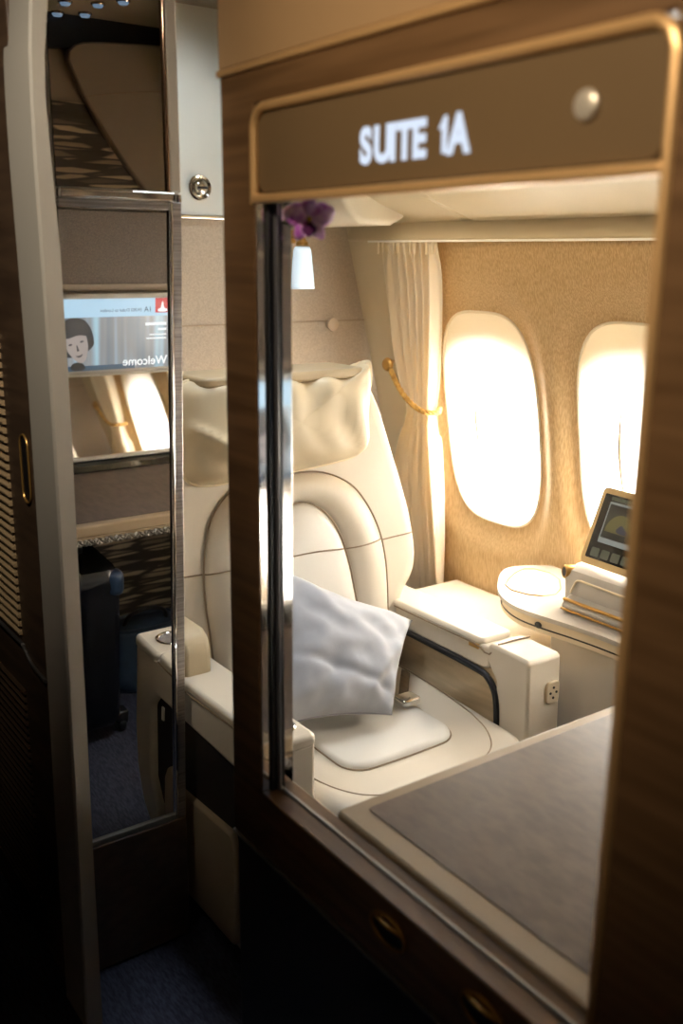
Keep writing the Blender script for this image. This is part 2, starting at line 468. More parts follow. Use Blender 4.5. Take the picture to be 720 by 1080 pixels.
# --- valance beam and overhead panels above the windows
val = MB()
prof = [(xw(1.595) + .03, 1.594), (xw(1.595) - .055, 1.594), (xw(1.595) - .060, 1.600), (xw(1.6) - .055, 1.652), (xw(1.6) - .03, 1.70), (xw(1.6) + .03, 1.70)]
val.prism(prof, XZ, .25, 2.70)
struct(build('trim_4', val, CREAMB, angle=30, bevel=.002))
struct(build('trim_5', MB().box(xw(1.595) - .063, xw(1.595) - .054, .25, 2.585, 1.5905, 1.5965), mat('white_light_rail', (.95, .93, .88, 1), .3), bevel=.001))
def over(y0, y1, dx, dz, nm, r=.03):
    m = MB(); pr = [(1.975 - dx, 1.652 + dz), (1.965 - dx, 1.647 + dz), (1.94 - dx, 1.648 + dz), (1.80 - dx, 1.695 + dz), (1.66 - dx, 1.76 + dz), (1.56 - dx, 1.86 + dz), (1.53 - dx, CEIL + .0), (2.02, CEIL), (2.02, 1.70 + dz)]
    m.prism(pr, XZ, y0, y1)
    return struct(build(nm, m, CREAMB, bevel=.012, seg=4))
over(2.113, 2.47, 0, 0, 'ceiling_panel_aft'); over(.30, 2.107, 0, -.002, 'ceiling_panel_mid')
mA = MB(); mA.prism([(1.86, 1.642), (1.85, 1.636), (1.74, 1.638), (1.70, 1.66), (1.66, 1.72), (1.64, 1.80), (1.64, 2.1), (1.9, 2.1), (1.9, 1.66)], XZ, 2.345, YB - .015)
struct(build('ceiling_panel_bulkhead', mA, mat('bin_white', srgb(226, 216, 194), .4, var=.02), bevel=.016, seg=5))

# --- front wall of the suite (seen in the mirror)
struct(build('wall_front', MB().box(.756, 2.3, YF - .06, YF, 0, CEIL), DARKTAUPE, smooth=False))
WF = bpy.data.objects['wall_front']
build('speckled_panel', MB().box(.80, 1.95, YF, YF + .012, 1.318, 1.545), SPECK, WF, bevel=.003)
build('relief_panel', MB().box(.80, 1.95, YF, YF + .010, 1.55, 1.985), WAVE, WF)
smoothp = smooth_closed([(1.50, 1.60), (1.377, 1.739), (1.302, 1.829), (1.244, 1.909), (1.176, 2.024), (1.125, 2.14), (1.30, 2.165), (1.95, 2.19), (1.96, 1.60)], 80, 2)
build('smooth_panel', MB().prism(smoothp, XZ, YF + .005, YF + .040), DARKTAUPE, WF, bevel=.006)
build('panel_joint', MB().tube([(1.19, YF + .0405, 2.00), (1.30, YF + .0405, 2.02), (1.95, YF + .0405, 2.10)], .002, 6), STITCH, WF)
build('dark_recess', MB().prism([(.80, 2.10), (1.95, 2.20), (1.95, 2.222), (.80, 2.222)], XZ, YF + .001, YF + .03), BLACK, WF)
build('foot_relief', MB().box(.76, 1.85, .462, .475, .0, .70), WAVE, WF)
for o in bpy.data.objects['wall_front'].children: struct(o)
# blue star spotlights in the ceiling
for i, (x, y) in enumerate([(1.119, .503), (1.187, .541), (1.173, .673), (1.216, .747), (1.092, .64)]):
    t = thing('ceiling_spotlight', (x, y, CEIL), 'tiny blue spotlight in the ceiling, seen at the top of the tall mirror', 'ceiling light', 'blue spotlights in the ceiling')
    build('bezel', MB().lathe([(.0, 0), (.019, 0), (.020, -.003), (.017, -.006), (.0, -.006)], lambda a, b, h: (x + a, y + b, CEIL + h), 20), CHROME, t)
    build('bulb', MB().lathe([(.0, -.0062), (.0155, -.0062), (.012, -.012), (.0, -.014)], lambda a, b, h: (x + a, y + b, CEIL + h), 16), SPOTBLUE, t)

# ================================================================== AISLE PARTITION WITH THE WINDOW
X0, X1 = .700, .756
HY0, HY1, HZ0, HZ1 = .535, 1.187, .735, 1.622
PY0, PY1 = -1.25, 1.277
part = struct(bpy.data.objects.new('wall_aisle', None)); COL.objects.link(part); part.location = (.7, .85, 0); WORLD['wall_aisle'] = Vector(part.location)
ZT, ZB = 1.785, .625
fr = MB()
O = [(PY0, ZB), (PY1, ZB), (PY1, ZT), (PY0, ZT)]; I = [(HY0, HZ0), (HY1, HZ0), (HY1, 1.74), (HY0, 1.74)]
vs = [(x, y, z) for x in (X0, X1) for L in (O, I) for y, z in L]
fs = []
for k in range(4):
    j = (k + 1) % 4
    fs += [(k, j, 4 + j, 4 + k), (8 + k, 12 + k, 12 + j, 8 + j), (k, 8 + k, 8 + j, j), (4 + k, 4 + j, 12 + j, 12 + k)]
fr.add(vs, fs)
struct(build('veneer_frame', fr, WOOD, part, smooth=False, bevel=.004))
struct(build('upper_panel', MB().box(X0 - .002, X1, PY0, PY1, ZT + .006, CEIL), TAUPE, part, bevel=.003))
struct(build('lower_panel', MB().box(X0 + .004, X1, PY0, PY1 - .004, 0, ZB - .004), DARKP, part, bevel=.003))
struct(build('upper_trim', MB().box(X0 - .006, X0 + .01, PY0, PY1 + .001, ZT - .003, ZT + .006), GOLD, part, bevel=.003, seg=3))
struct(build('rail_line', MB().box(X0 - .003, X0 + .01, PY0, PY1, ZB - .004, ZB + .001), GREYMETAL, part, bevel=.001))
# gold arch round sign and window head
ra = .028
arch = [(HY1 + .001, 1.615)] + [(HY1 + .001 - ra + ra * math.cos(a), 1.735 - ra + ra * math.sin(a)) for a in [PI / 2 * k / 8 for k in range(9)]]
arch += [(HY0 - .004 + ra + ra * math.cos(a), 1.735 - ra + ra * math.sin(a)) for a in [PI / 2 + PI / 2 * k / 8 for k in range(9)]] + [(HY0 - .004, 1.50), (HY0 - .004, 1.2), (HY0 - .004, .75)]
struct(build('arch_trim', MB().tube([(X0 + .001, y, z) for y, z in arch], .0062, 10), GOLD, part))
# jamb linings
def lining(nm, x0, x1, m, d):
    L = MB().box(x0, x1, HY1 - d, HY1 + .004, HZ0, 1.625)
    struct(build(nm, L, m, part, bevel=.001))
lining('jamb_bright', X0 + .002, .716, CHROME, .001); lining('jamb_gasket', .716, .740, BLACK, .006)
lining('jamb_mirror', .740, X1 + .002, CHROME, .002)
struct(build('jamb_bead', MB().tube([(.728, HY1 - .009, HZ0), (.728, HY1 - .009, 1.62)], .0034, 10), mat('gasket_bead', (.10, .10, .11, 1), .3), part))
struct(build('jamb_right', MB().box(X0 + .004, X1 + .002, HY0 - .004, HY0 + .002, HZ0, 1.625), BRUSHED, part, bevel=.001))
struct(build('head_lining', MB().box(X0 + .004, X1 + .002, HY0, HY1, 1.622, 1.630), CHROME, part, bevel=.001))
struct(build('sill', MB().box(X0 - .002, X1 + .004, HY0, HY1, HZ0 - .01, HZ0 + .001), WOOD, part, bevel=.003, seg=3))
struct(build('sill_rail', MB().box(.729, .735, HY0, HY1, HZ0 + .0, HZ0 + .005), GREYMETAL, part, bevel=.0015))

# --- sign
sg = thing('suite_sign', (X0, .86, 1.62), 'bronze sign panel with glowing letters SUITE 1A above the open window frame', 'sign')
pan = rrect(HY0 + .002, HY1 - .002, 1.628, 1.731, .022, 6)
build('panel', MB().prism(pan, YZ, X0 + .004, X0 + .03), SIGN, sg, bevel=.002)
build('trim_strip', MB().box(X0 - .006, X0 + .014, HY0 - .002, HY1 + .002, 1.616, 1.627), GOLD, sg, bevel=.003, seg=3)
Msign = Matrix(((0, 0, -1, X0 + .0035), (-1, 0, 0, .957), (0, 1, 0, 1.6525), (0, 0, 0, 1)))
LET = emit('sign_letters', (.74, .84, 1, 1), 1.0)
cur = .955
for ch, adv in (('S', .0255), ('U', .0285), ('I', .0125), ('T', .0265), ('E', .0390), ('1', .0195), ('A', .03)):
    Mc = Msign.copy(); Mc.translation.y = cur
    if ch == '1':
        one = [(.004, .024), (.0125, .0365), (.0165, .0365), (.0165, .0), (.0095, .0), (.0095, .024)]
        build('letter', MB().prism(one, lambda a, b, h: (h, cur - a, 1.6525 + b), X0 + .003, X0 + .0045), LET, sg, smooth=False)
    else:
        text('letter', ch, .052, Mc, LET, sg, xs=.86, offset=.0022)
    cur -= adv
build('button', MB().lathe([(0, 0), (.0125, 0), (.0135, -.002), (.0125, -.005), (.008, -.007), (0, -.0075)], lambda a, b, h: (X0 + .004 + h, .622 + a, 1.679 + b), 28), mat('button_silver', srgb(214, 206, 192), .3, .4), sg)

# --- oval pulls in the rail
for i, (yy, lab) in enumerate([(.862, 'dark oval recessed pull in the veneer rail under the window, nearer the left post'),
                               (.683, 'dark oval recessed pull in the veneer rail, lowest at the bottom edge of the photo')]):
    t = thing('recessed_pull', (X0, yy, .680), lab, 'door pull', 'oval pulls in the window rail')
    ov = [(yy + .034 * math.cos(a), .69 + .019 * math.sin(a)) for a in [2 * PI * k / 40 for k in range(40)]]
    build('cup', MB().pad([(a, b) for a, b in ov], lambda a, b, o: (X0 + .001 - o, a, b), .002), BLACK, t)
    build('rim', MB().tube([(X0 - .002, yy + .036 * math.cos(a), .69 + .021 * math.sin(a)) for a in [2 * PI * k / 40 for k in range(40)]], .003, 8, closed=True), BRASS, t)
    build('bar', MB().tube(spline([(X0 - .001, yy + .03, .70), (X0 - .008, yy + .012, .705), (X0 - .008, yy - .012, .705), (X0 - .001, yy - .03, .70)], 16), .003, 8), BRASS, t)

# ================================================================== DOOR POST, LOUVRED DOOR, MIRROR WARDROBE
PX = [(2.34, .632, .600), (1.95, .609, .580), (1.86, .597, .572), (1.79, .594, .570), (1.70, .597, .569), (1.56, .603, .570), (1.3, .604, .571), (1.0, .601, .569), (.7, .599, .567), (.42, .596, .563), (0, .594, .560)]
yp = 1.665
post = MB(); bevel_w = .004
rows = []
for z, xi, xo in PX:
    rows.append([(xi, yp + .078, z), (xi, yp, z), (xo + .004, yp, z), (xo, yp + .004, z), (xo, yp + .118 + .02 * max(0, z - 1.2), z), (xo + .03, yp + .128 + .02 * max(0, z - 1.2), z)])
post.add([p for r in rows for p in r], [(i * 6 + k, i * 6 + (k + 1) % 6, (i + 1) * 6 + (k + 1) % 6, (i + 1) * 6 + k) for i in range(len(rows) - 1) for k in range(6)])
struct(build('trim_6', post, POSTGREY, angle=30, subsurf=0))

dr = thing('louvred_door', (.59, 2.3, 0), 'dark brown sliding door leaf with louvre vent and oval latch at the far left', 'door')
DX = .574
build('door_panel', MB().box(DX, .60, 1.77, 3.5, .01, CEIL - .02), WOOD_DK, dr, bevel=.003)
lv = MB()
for k in range(34):
    z = .775 + k * .0185
    lv.prism([(DX + .004, z), (DX - .007, z + .002), (DX - .008, z + .006), (DX + .004, z + .015)], lambda a, b, h: (a, h, b), 1.945, 2.55)
build('louvre_vent', lv, mat('louvre_slats', srgb(190, 162, 122), .45, var=.05), dr, smooth=False)
lv2 = MB()
for k in range(30):
    z = .10 + k * .0185
    lv2.prism([(DX + .004, z), (DX - .006, z + .002), (DX - .007, z + .006), (DX + .004, z + .015)], lambda a, b, h: (a, h, b), 1.95, 2.55)
build('slatted_vent', lv2, WOOD_DK, dr, smooth=False)
build('vent_ledge', MB().tube(spline([(DX - .004, 1.80, .725), (DX - .004, 1.88, .732), (DX - .004, 1.935, .755), (DX - .004, 1.99, .758), (DX - .004, 2.5, .758)], 30), .004, 8), BRUSHED, dr)
lt = build('latch', MB().pad(rrect(1.815, 1.858, 1.085, 1.215, .021, 8), lambda a, b, o: (DX + .001 - o, a, b), .003), BLACK, dr)
build('latch_rim', MB().tube([(DX - .003, a, b) for a, b in rrect(1.814, 1.859, 1.084, 1.216, .022, 8)], .0022, 8, closed=True), BRASS, lt)
struct(build('wall_aisle_aft', MB().box(.60, .632, 1.80, 3.55, 0, CEIL), AISLEW, smooth=False))

YM = 1.75
wd = thing('mirror_wardrobe', (.75, YM + .2, 0), 'narrow wardrobe with tall two-pane mirror framed in chrome beside the seat', 'wardrobe')
WXL, WXR = .634, .8700
build('body', MB().box(WXL, WXR, YM + .082, YM + .45, 0.0, CEIL - .002), POSTGREY, wd, bevel=.004)
build('backing_board', MB().box(WXL, WXR, YM + .0055, YM + .10, 1.63, CEIL - .002), POSTGREY, wd)
build('plinth', MB().box(WXL, WXR, YM + .06, YM + .09, 0.005, .312), WOOD_DK, wd, bevel=.003)
TILT = math.tan(math.radians(3.0))
def leanm(x0, x1, y0, y1, z0, z1):      # the lower pane leans with the cabin wall, foot set further aft
    d = lambda z: (1.64 - z) * TILT
    m = MB(); m.prism([(y0 + d(z0), z0), (y1 + d(z0), z0), (y1 + d(z1), z1), (y0 + d(z1), z1)], YZ, x0, x1); return m
ml = build('mirror_pane', leanm(WXL, .848, YM, YM + .005, .322, 1.643), MIRROR, wd, smooth=False)
mu = build('smoked_pane', MB().box(WXL, .844, YM, YM + .005, 1.662, 2.20), SMOKED, wd, smooth=False)
build('crossbar', MB().box(WXL, .858, YM - .010, YM + .006, 1.643, 1.660), CHROME, wd, bevel=.004, seg=3)
build('crossbar_lip', MB().box(WXL, .858, YM - .004, YM + .006, 1.628, 1.6425), BRUSHED, wd, bevel=.002)
build('chrome_edge', leanm(.8445, .8525, YM - .008, YM + .006, .318, 1.643), CHROME, wd, bevel=.003, seg=3)
build('brushed_edge', leanm(.8525, .8715, YM - .004, YM + .02, .312, 1.643), BRUSHED, wd, bevel=.002)
build('edge_strip', MB().box(.8485, .8715, YM - .006, YM + .02, 1.66, CEIL - .003), mat('warm_grey_edge', srgb(168, 158, 142), .4, .2), wd, bevel=.004)
build('copper_bead_strip', MB().box(.8425, .8485, YM - .007, YM + .006, 1.66, CEIL - .003), mat('copper_bead', (.55, .36, .25, 1), .15, 1), wd, bevel=.002)
build('mirror_sill', leanm(WXL, .852, YM - .006, YM + .006, .312, .326), GREYMETAL, wd, bevel=.002)
build('corner_pin', MB().lathe([(0, 0), (.006, 0), (.007, .006), (.006, .014), (0, .015)], lambda a, b, h: (.860 + a, YM - .012 + b, 1.642 + h), 16), CHROME, wd)

# --- fittings on the bulkhead
t = thing('round_fitting', (1.40, YB - .012, 1.70), 'small round chrome fitting on the white panel above the bulkhead ledge', 'air vent')
fc = lambda a, b, h: (1.40 + a, YB - .012 - h, 1.737 + b)
build('bezel', MB().lathe([(.0, .0), (.037, .0), (.037, .006), (.033, .011), (.027, .008), (.025, .003), (0, .003)], fc, 40), CHROME, t)
build('ball', MB().lathe([(0, .003), (.023, .003), (.022, .012), (.016, .018), (.008, .020), (0, .020)], fc, 32), CHROME, t)
build('slot', MB().box(1.385, 1.416, YB - .034, YB - .026, 1.733, 1.739), BLACK, t, bevel=.001)
t = thing('wall_knob', (1.876, YB, 1.30), 'round beige knob on the bulkhead fabric between lamp and curtain', 'knob')
fk = lambda a, b, h: (1.876 + a, YB - h, 1.33 + b)
build('disc', MB().lathe([(0, 0), (.017, 0), (.017, .008), (.022, .014), (.021, .019), (.012, .022), (0, .022)], fk, 32), mat('knob_beige', srgb(192, 174, 150), .5, var=.05), t)
lp = thing('reading_lamp', (1.73, YB - .06, 1.43), 'bulkhead reading lamp with glowing pale blue frosted glass shade', 'lamp')
LY = YB - .075; LX = 1.717
sh = MB()
def shade(u, v):
    th = 2 * PI * u; z = 1.448 + .125 * v; r = .037 - .012 * v ** 1.2
    if v > .93: r *= .86
    c, s = math.cos(th), math.sin(th)
    return (LX + r * math.copysign(abs(c) ** .8, c), LY + r * .75 * math.copysign(abs(s) ** .8, s), z)
sh.grid(shade, 32, 14, closeu=True)
build('lamp_shade', sh, LAMPGLASS, lp, solid=.003)
build('cap', MB().lathe([(0, 1.578), (.018, 1.578), (.018, 1.588), (.011, 1.594), (.010, 1.606), (0, 1.608)], lambda a, b, h: (LX + a, LY + b, h), 24), BRASS, lp, bevel=.001)
build('arm', MB().tube([(LX, LY, 1.598), (LX, LY + .03, 1.604), (LX, YB + .002, 1.604)], .0055, 10), BRASS, lp)
build('back_plate', MB().box(LX - .02, LX + .02, YB - .008, YB + .001, 1.585, 1.625), BRASS, lp, bevel=.003)

# --- curtain and tieback
Lp = [(2.520, 1.590), (2.543, 1.432), (2.556, 1.279), (2.542, 1.154), (2.512, 1.065), (2.580, .93), (2.622, .80), (2.630, .60), (2.600, .35)]
Rp = [(2.262, 1.590), (2.282, 1.469), (2.318, 1.326), (2.358, 1.174), (2.384, 1.072), (2.386, .951), (2.388, .789), (2.386, .623), (2.382, .35)]
def sidefn(L):
    s = spline([(y, z, 0) for y, z in L], 90)
    def f(z):
        for a, b in zip(s, s[1:]):
            if a[1] >= z >= b[1]: return a[0] + (b[0] - a[0]) * (a[1] - z) / max(1e-9, a[1] - b[1])
        return s[-1][0] if z < 1 else s[0][0]
    return f
lf, rf = sidefn(Lp), sidefn(Rp)
def curt(u, v):
    z = 1.590 - 1.255 * v
    a, b = lf(z), rf(z)
    y = a + (b - a) * u
    w = (a - b) / .28
    ph = u * 2 * PI * 6.0
    gather = math.exp(-((z - 1.068) / .045) ** 2)
    top = math.exp(-((1.59 - z) / .05) ** 2)
    amp = .025 - .012 * top - .006 * gather + (.006 if z < 1.0 else 0)
    warp = .9 * math.sin(2.4 * z + 5 * u) + .5 * math.sin(6 * u + 1.3 * z)
    x = xw(z) - .052 + amp * math.sin(ph + warp) * (.7 + .3 * math.sin(5 * u + 2)) + .005 * math.sin(ph * 2.3 + z * 4) + .004 * top * math.sin(ph * 3)
    x -= .016 * gather * math.sin(PI * u) + .014 * math.sin(PI * u) * (1 if z < 1.04 else .3)
    y += .008 * math.sin(ph + warp + 1.2)
    sw = math.exp(-((z - 1.03) / .05) ** 2)
    return (min(x, xw(z) - .020), y, z - .045 * (1 - u) * 0 - .05 * u * sw * .5)
ct = thing('window_curtain', (2.1, 2.48, .33), 'cream pleated curtain tied back with rope beside the aft window', 'curtain')
build('cloth', MB().grid(curt, 150, 110), CURTAIN, ct, angle=180, solid=.0012)
hd = MB()
for k in range(11):
    y = 2.535 - .026 * k
    hd.box(xw(1.57) - .066, xw(1.57) - .062, y - .003, y + .003, 1.555, 1.592)
build('heading_pleats', hd, CURTAIN, ct, bevel=.001)
tb = thing('curtain_tieback', (2.03, 2.56, 1.06), 'gold twisted rope tieback looped from a round knob around the cream curtain', 'tieback')
pth = spline([(xw(1.2) - .098, 2.530, 1.196), (xw(1.15) - .100, 2.503, 1.150), (xw(1.11) - .102, 2.463, 1.108), (xw(1.08) - .102, 2.415, 1.080), (xw(1.07) - .095, 2.372, 1.068), (xw(1.07) - .055, 2.362, 1.066), (xw(1.07) - .024, 2.39, 1.072)], 70)
rp = MB()
for k in range(3):
    tw = []
    for i, p in enumerate(pth):
        t_ = (Vector(pth[min(i + 1, 69)]) - Vector(pth[max(i - 1, 0)])).normalized()
        a = t_.cross(Vector((1, 0, 0))).normalized(); b = t_.cross(a)
        th = i * .55 + k * 2 * PI / 3
        tw.append(Vector(p) + (a * math.cos(th) + b * math.sin(th)) * .0045)
    rp.tube(tw, .0050, 7)
build('rope', rp, ROPE, tb)
kx = xw(1.195) - .098
build('knob', MB().lathe([(0, -.012), (.012, -.011), (.021, -.004), (.023, .004), (.018, .011), (.008, .014), (0, .015)], lambda a, b, h: (kx + h * .5, 2.575 - h * .8 + a * .3, 1.198 + b) if False else (kx - h, 2.540 + a, 1.206 + b), 28), BRASS, tb)
build('knob_post', MB().tube([(kx + .008, 2.540, 1.206), (kx + .075, 2.605, 1.206)], .006, 10), BRASS, tb)
# ================================================================== SEAT
XC = 1.297
def bk(x, z, o=0.0):   # leaning back plane: o = offset towards the sitter
    return (x, 1.98 + .158 * (z - .5) - o * .987, z + o * .156)
st = thing('first_class_seat', (XC, 1.8, 0), 'large cream leather reclining armchair with arched backrest beside the windows', 'seat')
# shell
half = [(.30, .40), (.315, .60), (.335, .66), (.372, .69), (.388, .745), (.386, .80), (.372, .89), (.345, .99), (.322, 1.076), (.300, 1.16), (.270, 1.222), (.235, 1.262)]
outl = [(XC + a, b) for a, b in half] + [(XC - a, b) for a, b in reversed(half)]
outl = smooth_closed(outl, 120, 1)
shell_prof = [(1, 0), (.997, .3), (.99, .6), (.975, .85), (.955, 1), (.9, 1), (.6, 1), (.3, 1)]
build('backrest', MB().pad(outl, bk, .030, shell_prof, back=.10, centre=(XC, .83)), LEATHER, st, angle=60)
build('backrest_top', MB().prism(rrect(1.03, 1.50, 1.99, 2.16, .03), XYZ, 1.252, 1.276), mat('shell_top_leather', srgb(186, 164, 128), .5, var=.05), st, bevel=.008, seg=4)
# arches
AO = [(1.030, .42), (1.026, .64), (1.022, .725), (1.026, .816), (1.046, .904), (1.078, .957), (1.125, .993), (1.20, 1.010), (1.294, 1.015), (1.39, 1.006), (1.47, .968), (1.518, .912), (1.552, .84), (1.566, .77), (1.568, .70), (1.562, .60), (1.555, .42)]
AI = [(1.135, .42), (1.138, .60), (1.147, .70), (1.160, .77), (1.180, .835), (1.212, .89), (1.25, .925), (1.302, .940), (1.349, .928), (1.392, .892), (1.423, .837), (1.441, .77), (1.452, .70), (1.462, .60), (1.466, .42)]
ao = [Vector(p[:2] ) for p in spline([(a, b, 0) for a, b in AO], 90)]; ai = [Vector(p[:2]) for p in spline([(a, b, 0) for a, b in AI], 90)]
def ring(u, v):
    k = u * 89; i = min(88, int(k)); w = k - i
    p = ao[i].lerp(ao[i + 1], w); q = ai[i].lerp(ai[i + 1], w)
    c = p.lerp(q, v)
    o = .026 + .038 * (max(0, math.sin(PI * min(1, max(0, v)))) ** .55) * (.8 + .35 * (1 - c.y))
    return bk(c.x, c.y, o)
bol = build('bolster', MB().grid(ring, 90, 16), LEATHER, st, angle=180)
cp = [(p.x, p.y) for p in ai]
cp = resample(cp, 70) + [(1.40, .42), (1.30, .42), (1.20, .42)]
build('lumbar_panel', MB().pad(cp, bk, .050, [(1, .45), (.985, .75), (.96, .9), (.9, 1), (.7, 1.08), (.4, 1.12)], centre=(1.30, .66)), LEATHER_LT, st, angle=80)
def seam(nm, pts, r, m, par, n=60, sp=True):
    return build(nm, MB().tube(spline(pts, n) if sp else pts, r, 8), m, par)
build('stitching', MB().tube([bk(p.x, p.y, .034) for p in ao], .0022, 8), STITCH, bol)
build('stitching', MB().tube([bk(p.x, p.y, .042) for p in ai], .0020, 8), STITCH, bol)
# horizontal crease across bolster and lumbar
cr = []
for k in range(40):
    x = 1.18 + (1.418 - 1.18) * k / 39
    cr.append(bk(x, .806 + .006 * math.sin(PI * k / 39), .0545))
build('crease', MB().tube(cr, .0020, 6), STITCH, st)
for sgn in (-1, 1):
    m = MB()
    # bolster crease follows the dome
    pts = []
    i0 = min(range(90), key=lambda i: abs(ao[i].y - .806) + (0 if (ao[i].x - XC) * sgn > 0 else 9))
    j0 = min(range(90), key=lambda i: abs(ai[i].y - .806) + (0 if (ai[i].x - XC) * sgn > 0 else 9))
    for k in range(20):
        v = k / 19; c = ao[i0].lerp(ai[j0], v)
        pts.append(bk(c.x, c.y, .0265 + .038 * (math.sin(PI * v) ** .55) * (.8 + .35 * (1 - c.y))))
    build('crease', MB().tube(pts, .0020, 6), STITCH, bol)
    pts = [bk(ao[i0].x + sgn * (.003 + .108 * k / 9), .806 + .004 * k / 9, .0312 if k < 9 else .026) for k in range(10)]
    build('crease', MB().tube(pts, .0020, 6), STITCH, st)
    # shoulder wing seam
    pts = [bk(XC + sgn * w, z, .0305) for w, z in [(.27, 1.02), (.285, .98), (.30, .93), (.312, .87), (.325, .82)]]
# headrest cushion with soft folds
hr = [(.985, 1.20), (.992, 1.245), (1.03, 1.262), (1.15, 1.262), (1.30, 1.256), (1.45, 1.254), (1.53, 1.262), (1.572, 1.278), (1.580, 1.262), (1.577, 1.18), (1.568, 1.09), (1.535, 1.040), (1.46, 1.030), (1.30, 1.020), (1.15, 1.016), (1.04, 1.012), (.995, 1.03), (.985, 1.08)]
hr = [(1.28 + (x - 1.28) * (.86 if x > 1.28 else 1), z) for x, z in hr]
hr = smooth_closed(hr, 140, 1)
def hrest(x, z, o):
    r = (x - .985) / .59
    # diagonal folds falling from the right hand corner and a tuck on the left
    f = .0
    if o > .01:
        d = (1.536 - x) + (1.275 - z) * .55
        f += .016 * math.sin(d * 46) * math.exp(-d * 5.0)
        g = (x - .985) * .8 + (z - 1.16) * 1.2
        f += .022 * math.exp(-(g / .018) ** 2) * max(0, 1 - (x - .985) / .26) - .010 * math.exp(-((g + .04) / .02) ** 2) * max(0, 1 - (x - .985) / .26)
        f += .009 * math.sin((x * .9 + z * .5) * 66 + 3 * math.sin(z * 13)) * max(0, min(1, (z - 1.03) / .12)) * math.exp(-((x - 1.38) / .14) ** 2)
    f *= min(1, o / .07)
    return bk(x, z, .035 + o + f)
HP = [(1, 0), (.99, .22), (.97, .42), (.94, .58), (.90, .72), (.85, .82), (.79, .89), (.72, .94), (.64, .97), (.55, .99), (.45, 1), (.34, 1.01), (.22, 1.01), (.1, 1.01)]
hd_ = build('headrest', MB().pad(hr, hrest, .085, HP, back=.02, centre=(1.28, 1.14), wr=.005, wsc=14), LEATHER_HR, st, angle=180)
build('piping', MB().tube([hrest(a, b, .010) for a, b in hr], .0042, 8, closed=True), PIPING, hd_)
# ear at the upper right corner
build('corner_fold', MB().pad(smooth_closed([(x - .046, z) for x, z in [(1.50, 1.245), (1.545, 1.262), (1.583, 1.285), (1.587, 1.262), (1.582, 1.20), (1.56, 1.215)]], 40, 2), lambda a, b, o: bk(a, b, .05 + o), .03), LEATHER_HR, hd_, angle=120)

# seat base, cushion
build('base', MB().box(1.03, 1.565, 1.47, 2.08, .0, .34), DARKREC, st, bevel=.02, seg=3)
cu = [(1.015, 1.52), (1.02, 1.44), (1.06, 1.395), (1.15, 1.375), (1.30, 1.37), (1.44, 1.375), (1.535, 1.395), (1.580, 1.44), (1.588, 1.52), (1.588, 1.75), (1.588, 1.98), (1.45, 2.0), (1.30, 2.0), (1.15, 2.0), (1.015, 1.98), (1.013, 1.75)]
cu = smooth_closed(cu, 140, 2)
def cush(x, y, o):
    return (x, y, .405 + o + .012 * ((x - XC) / .28) ** 2 - .006 + .07 * max(0, y - 1.58) * max(0, abs(x - XC) - .12) / .17)
CP = [(1, -.9), (1.0, -.3), (.992, .15), (.975, .5), (.945, .78), (.9, .93), (.84, 1.0), (.7, 1.0), (.4, 1.0), (.2, 1.0)]
build('seat_cushion', MB().pad(cu, cush, .055, CP, back=.05, centre=(1.30, 1.72)), LEATHER, st, angle=120)
pd = rrect(1.135, 1.452, 1.540, 1.96, .055, 8); pd = resample(pd, 90, True)
pdm = build('cushion_inset', MB().pad(pd, lambda a, b, o: cush(a, b, .0535 + o), .016, [(1, 0), (.99, .5), (.97, .85), (.93, 1), (.8, 1.05), (.4, 1.1)], centre=(1.293, 1.75)), LEATHER_LT, st, angle=100)
build('stitching', MB().tube([cush(a, b, .0565) for a, b in pd], .0022, 8, closed=True), STITCH, pdm)
fl = MB()
for k in range(3):
    y = 1.80 + .045 * k
    fl.tube([cush(1.15 + .29 * j / 14, y + .006 * math.sin(j * .4), .0722) for j in range(15)], .0016, 6)
build('pleat_lines', fl, STITCH, pdm)
# long seam running round the cushion edge
sm = [(1.572, 1.96), (1.578, 1.80), (1.574, 1.68), (1.560, 1.58), (1.53, 1.50), (1.48, 1.44), (1.40, 1.41), (1.30, 1.402), (1.18, 1.41), (1.10, 1.44), (1.055, 1.50), (1.035, 1.58), (1.026, 1.70), (1.024, 1.95)]
def onc(x, y):
    return cush(x, y, .047)
sm2 = [(XC + (x - XC) * .93, 1.72 + (y - 1.72) * .945) for x, y in sm]
build('stitching', MB().tube([cush(x, y, .0545) for x, y, _ in spline([(a, b, 0) for a, b in sm2], 70)], .0020, 8), STITCH, st)
# side bolster at the front left of the cushion
for k, (dx, dz) in enumerate(((0, 0), (.018, -.030))):
    build('stitching', MB().tube([(1.135 - .07 * t + dx, 1.70 - .33 * t, .458 - .14 * t ** 2.2 + dz * .5) for t in [i / 20 for i in range(21)]], .0022, 8), STITCH, st)
# legrest under the cushion
build('legrest', MB().box(1.05, 1.55, 1.42, 1.475, .06, .36), LEATHER, st, bevel=.02, seg=4)

# --- armrests
def arm_body(x0, x1):
    prof = [(1.49, .585), (1.49, .34), (1.505, .24), (1.54, .16), (1.585, .115), (1.60, .06), (1.60, .0), (2.10, .0), (2.10, .598), (1.52, .606)]
    return MB().prism(prof, YZ, x0, x1)
